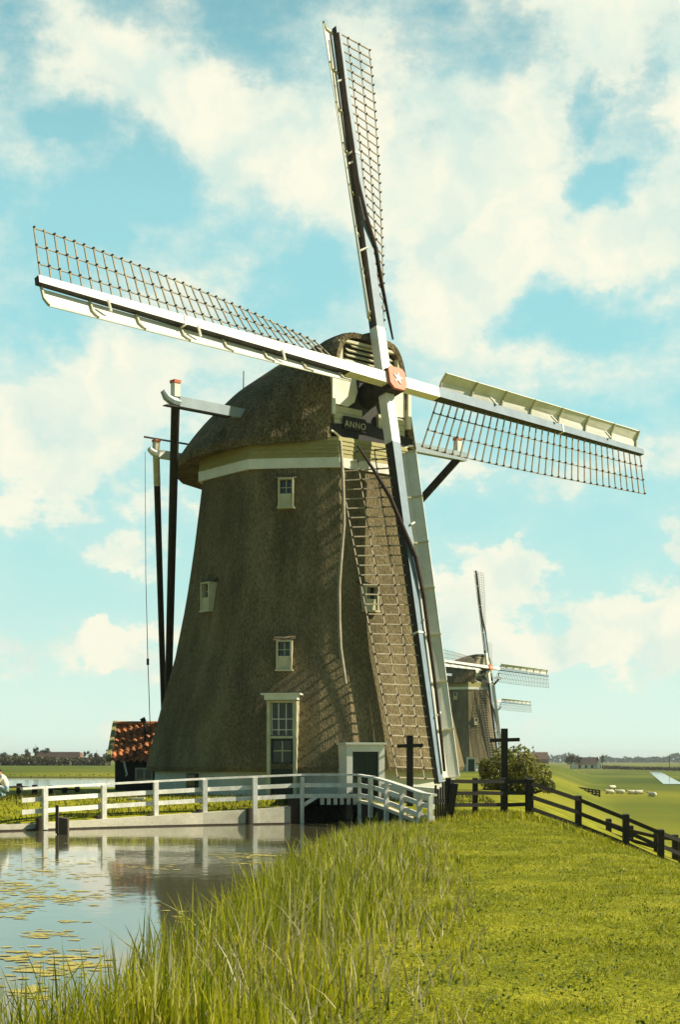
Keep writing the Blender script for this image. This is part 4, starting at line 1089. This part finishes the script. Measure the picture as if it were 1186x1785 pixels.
def world():
    wd = bpy.data.worlds.new('World'); bpy.context.scene.world = wd; wd.use_nodes = True
    N, L = wd.node_tree.nodes, wd.node_tree.links; N.clear()
    out = N.new('ShaderNodeOutputWorld'); bg = N.new('ShaderNodeBackground'); L.new(bg.outputs[0], out.inputs[0])
    sky = N.new('ShaderNodeTexSky'); sky.sky_type = 'NISHITA'; sky.sun_disc = False; sky.sun_elevation = SUN_EL; sky.sun_rotation = R(90)-SUN_AZ
    sky.air_density = 1.0; sky.dust_density = .6; sky.ozone_density = 2.0
    def val(op, a, b=None, c=None):
        n = N.new('ShaderNodeMath'); n.operation = op
        for i, q in enumerate((a, b, c)):
            if q is None: continue
            if isinstance(q, (int, float)): n.inputs[i].default_value = q
            else: L.new(q, n.inputs[i])
        return n.outputs[0]
    tc = N.new('ShaderNodeTexCoord'); sp = N.new('ShaderNodeSeparateXYZ'); L.new(tc.outputs['Generated'], sp.inputs[0])
    az = val('ARCTAN2', sp.outputs[0], sp.outputs[1]); el = val('ARCSINE', sp.outputs[2])
    cb = N.new('ShaderNodeCombineXYZ'); L.new(az, cb.inputs[0]); L.new(el, cb.inputs[1])
    pos = cb.outputs[0]
    # warp so that edges are ragged
    nw = N.new('ShaderNodeTexNoise'); nw.inputs['Scale'].default_value = 14; nw.inputs['Detail'].default_value = 6; nw.inputs['Roughness'].default_value = .6
    L.new(pos, nw.inputs['Vector'])
    vs = N.new('ShaderNodeVectorMath'); vs.operation = 'SUBTRACT'; L.new(nw.outputs['Color'], vs.inputs[0]); vs.inputs[1].default_value = (.5, .5, .5)
    vm = N.new('ShaderNodeVectorMath'); vm.operation = 'MULTIPLY_ADD'; L.new(vs.outputs[0], vm.inputs[0]); vm.inputs[1].default_value = (.10, .085, 0); L.new(pos, vm.inputs[2])
    P = vm.outputs[0]
    def blob(px, py, w, h, wt):
        a = N.new('ShaderNodeVectorMath'); a.operation = 'SUBTRACT'; L.new(P, a.inputs[0]); a.inputs[1].default_value = ((px-PX)/F, (PY-py)/F, 0)
        m = N.new('ShaderNodeVectorMath'); m.operation = 'MULTIPLY'; L.new(a.outputs[0], m.inputs[0]); m.inputs[1].default_value = (F/w, F/h, 0)
        d = N.new('ShaderNodeVectorMath'); d.operation = 'LENGTH'; L.new(m.outputs[0], d.inputs[0])
        r = N.new('ShaderNodeMapRange'); r.interpolation_type = 'SMOOTHSTEP'; r.inputs[1].default_value = 1.25; r.inputs[2].default_value = .25; r.inputs[3].default_value = 0; r.inputs[4].default_value = wt
        L.new(d.outputs['Value'], r.inputs[0]); return r.outputs[0]
    nb = N.new('ShaderNodeTexNoise'); nb.inputs['Scale'].default_value = 12; nb.inputs['Detail'].default_value = 10; nb.inputs['Roughness'].default_value = .66
    mp = N.new('ShaderNodeMapping'); mp.inputs['Scale'].default_value = (1, 1.5, 1); mp.inputs['Location'].default_value = (3.7, 1.2, 0); L.new(pos, mp.inputs[0]); L.new(mp.outputs[0], nb.inputs['Vector'])
    acc = val('MULTIPLY_ADD', nb.outputs['Fac'], 2.0, -.52)
    BL = [ # blue gaps (negative) and clouds (positive), placed by bearing and elevation
        (60, 60, 190, 110, -.22), (20, 185, 70, 90, -.35), (110, 300, 70, 45, -.55), (250, 340, 110, 70, -.55), (210, 400, 130, 70, -.35), (510, 530, 120, 90, -.55), (330, 470, 90, 60, -.25),
        (100, 470, 160, 110, -.5), (60, 590, 120, 80, -.4), (420, 150, 170, 60, -.3), (520, 60, 160, 70, -.25), (1060, 370, 75, 55, -.75), (1040, 240, 40, 60, -.45), (990, 570, 120, 60, -.6), (1140, 560, 80, 60, -.3),
        (800, 130, 180, 90, -.05), (880, 890, 230, 60, -.3), (1110, 930, 120, 90, -.3), (80, 1030, 150, 90, -.3), (200, 1060, 200, 40, -.2), (930, 760, 200, 60, -.3), (1100, 1230, 300, 70, -.25), (120, 1230, 250, 70, -.25), (740, 260, 90, 60, .0),
        (290, 200, 150, 80, .35), (470, 300, 170, 110, .4), (150, 170, 90, 60, .2), (1080, 90, 200, 110, .4), (900, 60, 200, 60, .2), (860, 440, 220, 110, .5), (760, 560, 120, 90, .4), (1120, 470, 110, 80, .45), (870, 300, 200, 100, .3),
        (190, 680, 140, 90, .5), (110, 770, 130, 90, .4), (280, 640, 120, 60, .35), (890, 990, 110, 55, .55), (850, 1010, 60, 45, .35), (180, 1130, 80, 35, .4), (1060, 1110, 150, 45, .45), (780, 1085, 60, 50, .35), (900, 1150, 140, 40, .35), (1170, 1060, 80, 60, .3),
        (100, 870, 130, 50, .25), (250, 990, 100, 60, .25), (1160, 960, 40, 30, .3), (1180, 260, 60, 120, .35), (640, 380, 110, 120, .25)]
    for q in BL:
        if q[4]: acc = val('ADD', acc, blob(*q[:4], q[4]*(.8 if q[4] < 0 else 1)))
    # clouds thinned overhead and out of view; unseen sky dimmed to deepen the shade
    ab = val('ABSOLUTE', az); lm = N.new('ShaderNodeMapRange'); lm.inputs[1].default_value = .4; lm.inputs[2].default_value = 1.1; lm.inputs[3].default_value = 0; lm.inputs[4].default_value = -.7
    lz = N.new('ShaderNodeMapRange'); lz.inputs[1].default_value = .6; lz.inputs[2].default_value = 1.0; lz.inputs[3].default_value = 0; lz.inputs[4].default_value = -.7; L.new(el, lz.inputs[0]); acc = val('ADD', acc, lz.outputs[0])
    L.new(ab, lm.inputs[0]); acc = val('ADD', acc, lm.outputs[0])
    mk = N.new('ShaderNodeMapRange'); mk.interpolation_type = 'SMOOTHSTEP'; mk.inputs[1].default_value = .0; mk.inputs[2].default_value = .90
    L.new(acc, mk.inputs[0])
    m2 = N.new('ShaderNodeMapRange'); m2.interpolation_type = 'SMOOTHSTEP'; m2.inputs[1].default_value = .44; m2.inputs[2].default_value = .66; L.new(acc, m2.inputs[0])
    me_ = N.new('ShaderNodeMapRange'); me_.inputs[1].default_value = .12; me_.inputs[2].default_value = .24; me_.inputs[3].default_value = .8; me_.inputs[4].default_value = .15; L.new(el, me_.inputs[0])
    mask = val('ADD', val('MULTIPLY', m2.outputs[0], me_.outputs[0]), val('MULTIPLY', mk.outputs[0], val('SUBTRACT', 1.0, me_.outputs[0])))
    # clear sky: the physical sky, tinted to the cyan of the print
    tint = N.new('ShaderNodeMix'); tint.data_type = 'RGBA'; tint.blend_type = 'MULTIPLY'; tint.inputs[0].default_value = 1
    L.new(sky.outputs[0], tint.inputs[6]); tint.inputs[7].default_value = (.75, 1.0, .75, 1)
    er = N.new('ShaderNodeValToRGB'); e = er.color_ramp.elements
    for _ in range(4): e.new(.5)
    for q, (p_, c_) in zip(e, ((0, (.74, .90, .78)), (.10, (.48, .76, .72)), (.20, (.34, .70, .72)), (.34, (.31, .64, .68)), (.6, (.06, .20, .28)), (1, (.035, .11, .18)))): q.position = p_; q.color = (*c_, 1)
    L.new(el, er.inputs[0])
    es = N.new('ShaderNodeVectorMath'); es.operation = 'SCALE'; L.new(er.outputs[0], es.inputs[0]); es.inputs['Scale'].default_value = .83/STR
    cm = N.new('ShaderNodeMix'); cm.data_type = 'RGBA'; fm = N.new('ShaderNodeMapRange'); fm.interpolation_type = 'SMOOTHSTEP'; fm.inputs[1].default_value = .45; fm.inputs[2].default_value = 1.2; fm.inputs[3].default_value = .85; fm.inputs[4].default_value = .1; L.new(val('ABSOLUTE', az), fm.inputs[0]); L.new(fm.outputs[0], cm.inputs[0]); L.new(tint.outputs[2], cm.inputs[6]); L.new(es.outputs[0], cm.inputs[7]); clear = cm.outputs[2]  # bright ramp fades out to the sides, so the unseen sky fills shade less
    # cloud light: cream tops, teal-grey thin parts
    n3 = N.new('ShaderNodeTexNoise'); n3.inputs['Scale'].default_value = 20; n3.inputs['Detail'].default_value = 7; L.new(P, n3.inputs['Vector'])
    cr = N.new('ShaderNodeValToRGB'); e = cr.color_ramp.elements
    e[0].position = .34; e[0].color = (.60, .72, .64, 1); e[1].position = .58; e[1].color = (.82, .81, .66, 1)
    L.new(n3.outputs['Fac'], cr.inputs[0])
    cs = N.new('ShaderNodeVectorMath'); cs.operation = 'SCALE'; L.new(cr.outputs[0], cs.inputs[0]); cs.inputs['Scale'].default_value = .82/STR
    mx = N.new('ShaderNodeMix'); mx.data_type = 'RGBA'; L.new(mask, mx.inputs[0]); L.new(clear, mx.inputs[6]); L.new(cs.outputs[0], mx.inputs[7])
    L.new(mx.outputs[2], bg.inputs[0]); bg.inputs[1].default_value = STR
STR = .06
world()

cam = bpy.data.cameras.new('camera'); co = bpy.data.objects.new('camera', cam); C.objects.link(co)
co.location = (0, 0, EYE); co.rotation_euler = (R(90), 0, 0)
cam.sensor_fit = 'AUTO'; cam.sensor_width = 36; cam.lens = F/1785*36; cam.shift_y = (PY-892.5)/1785; cam.clip_end = 20000; cam.clip_start = .1
sc = bpy.context.scene; sc.camera = co
sc.view_settings.view_transform = 'Standard'; sc.view_settings.look = 'None'; sc.view_settings.gamma = 1; sc.view_settings.exposure = .55
sc.cycles.max_bounces = 6
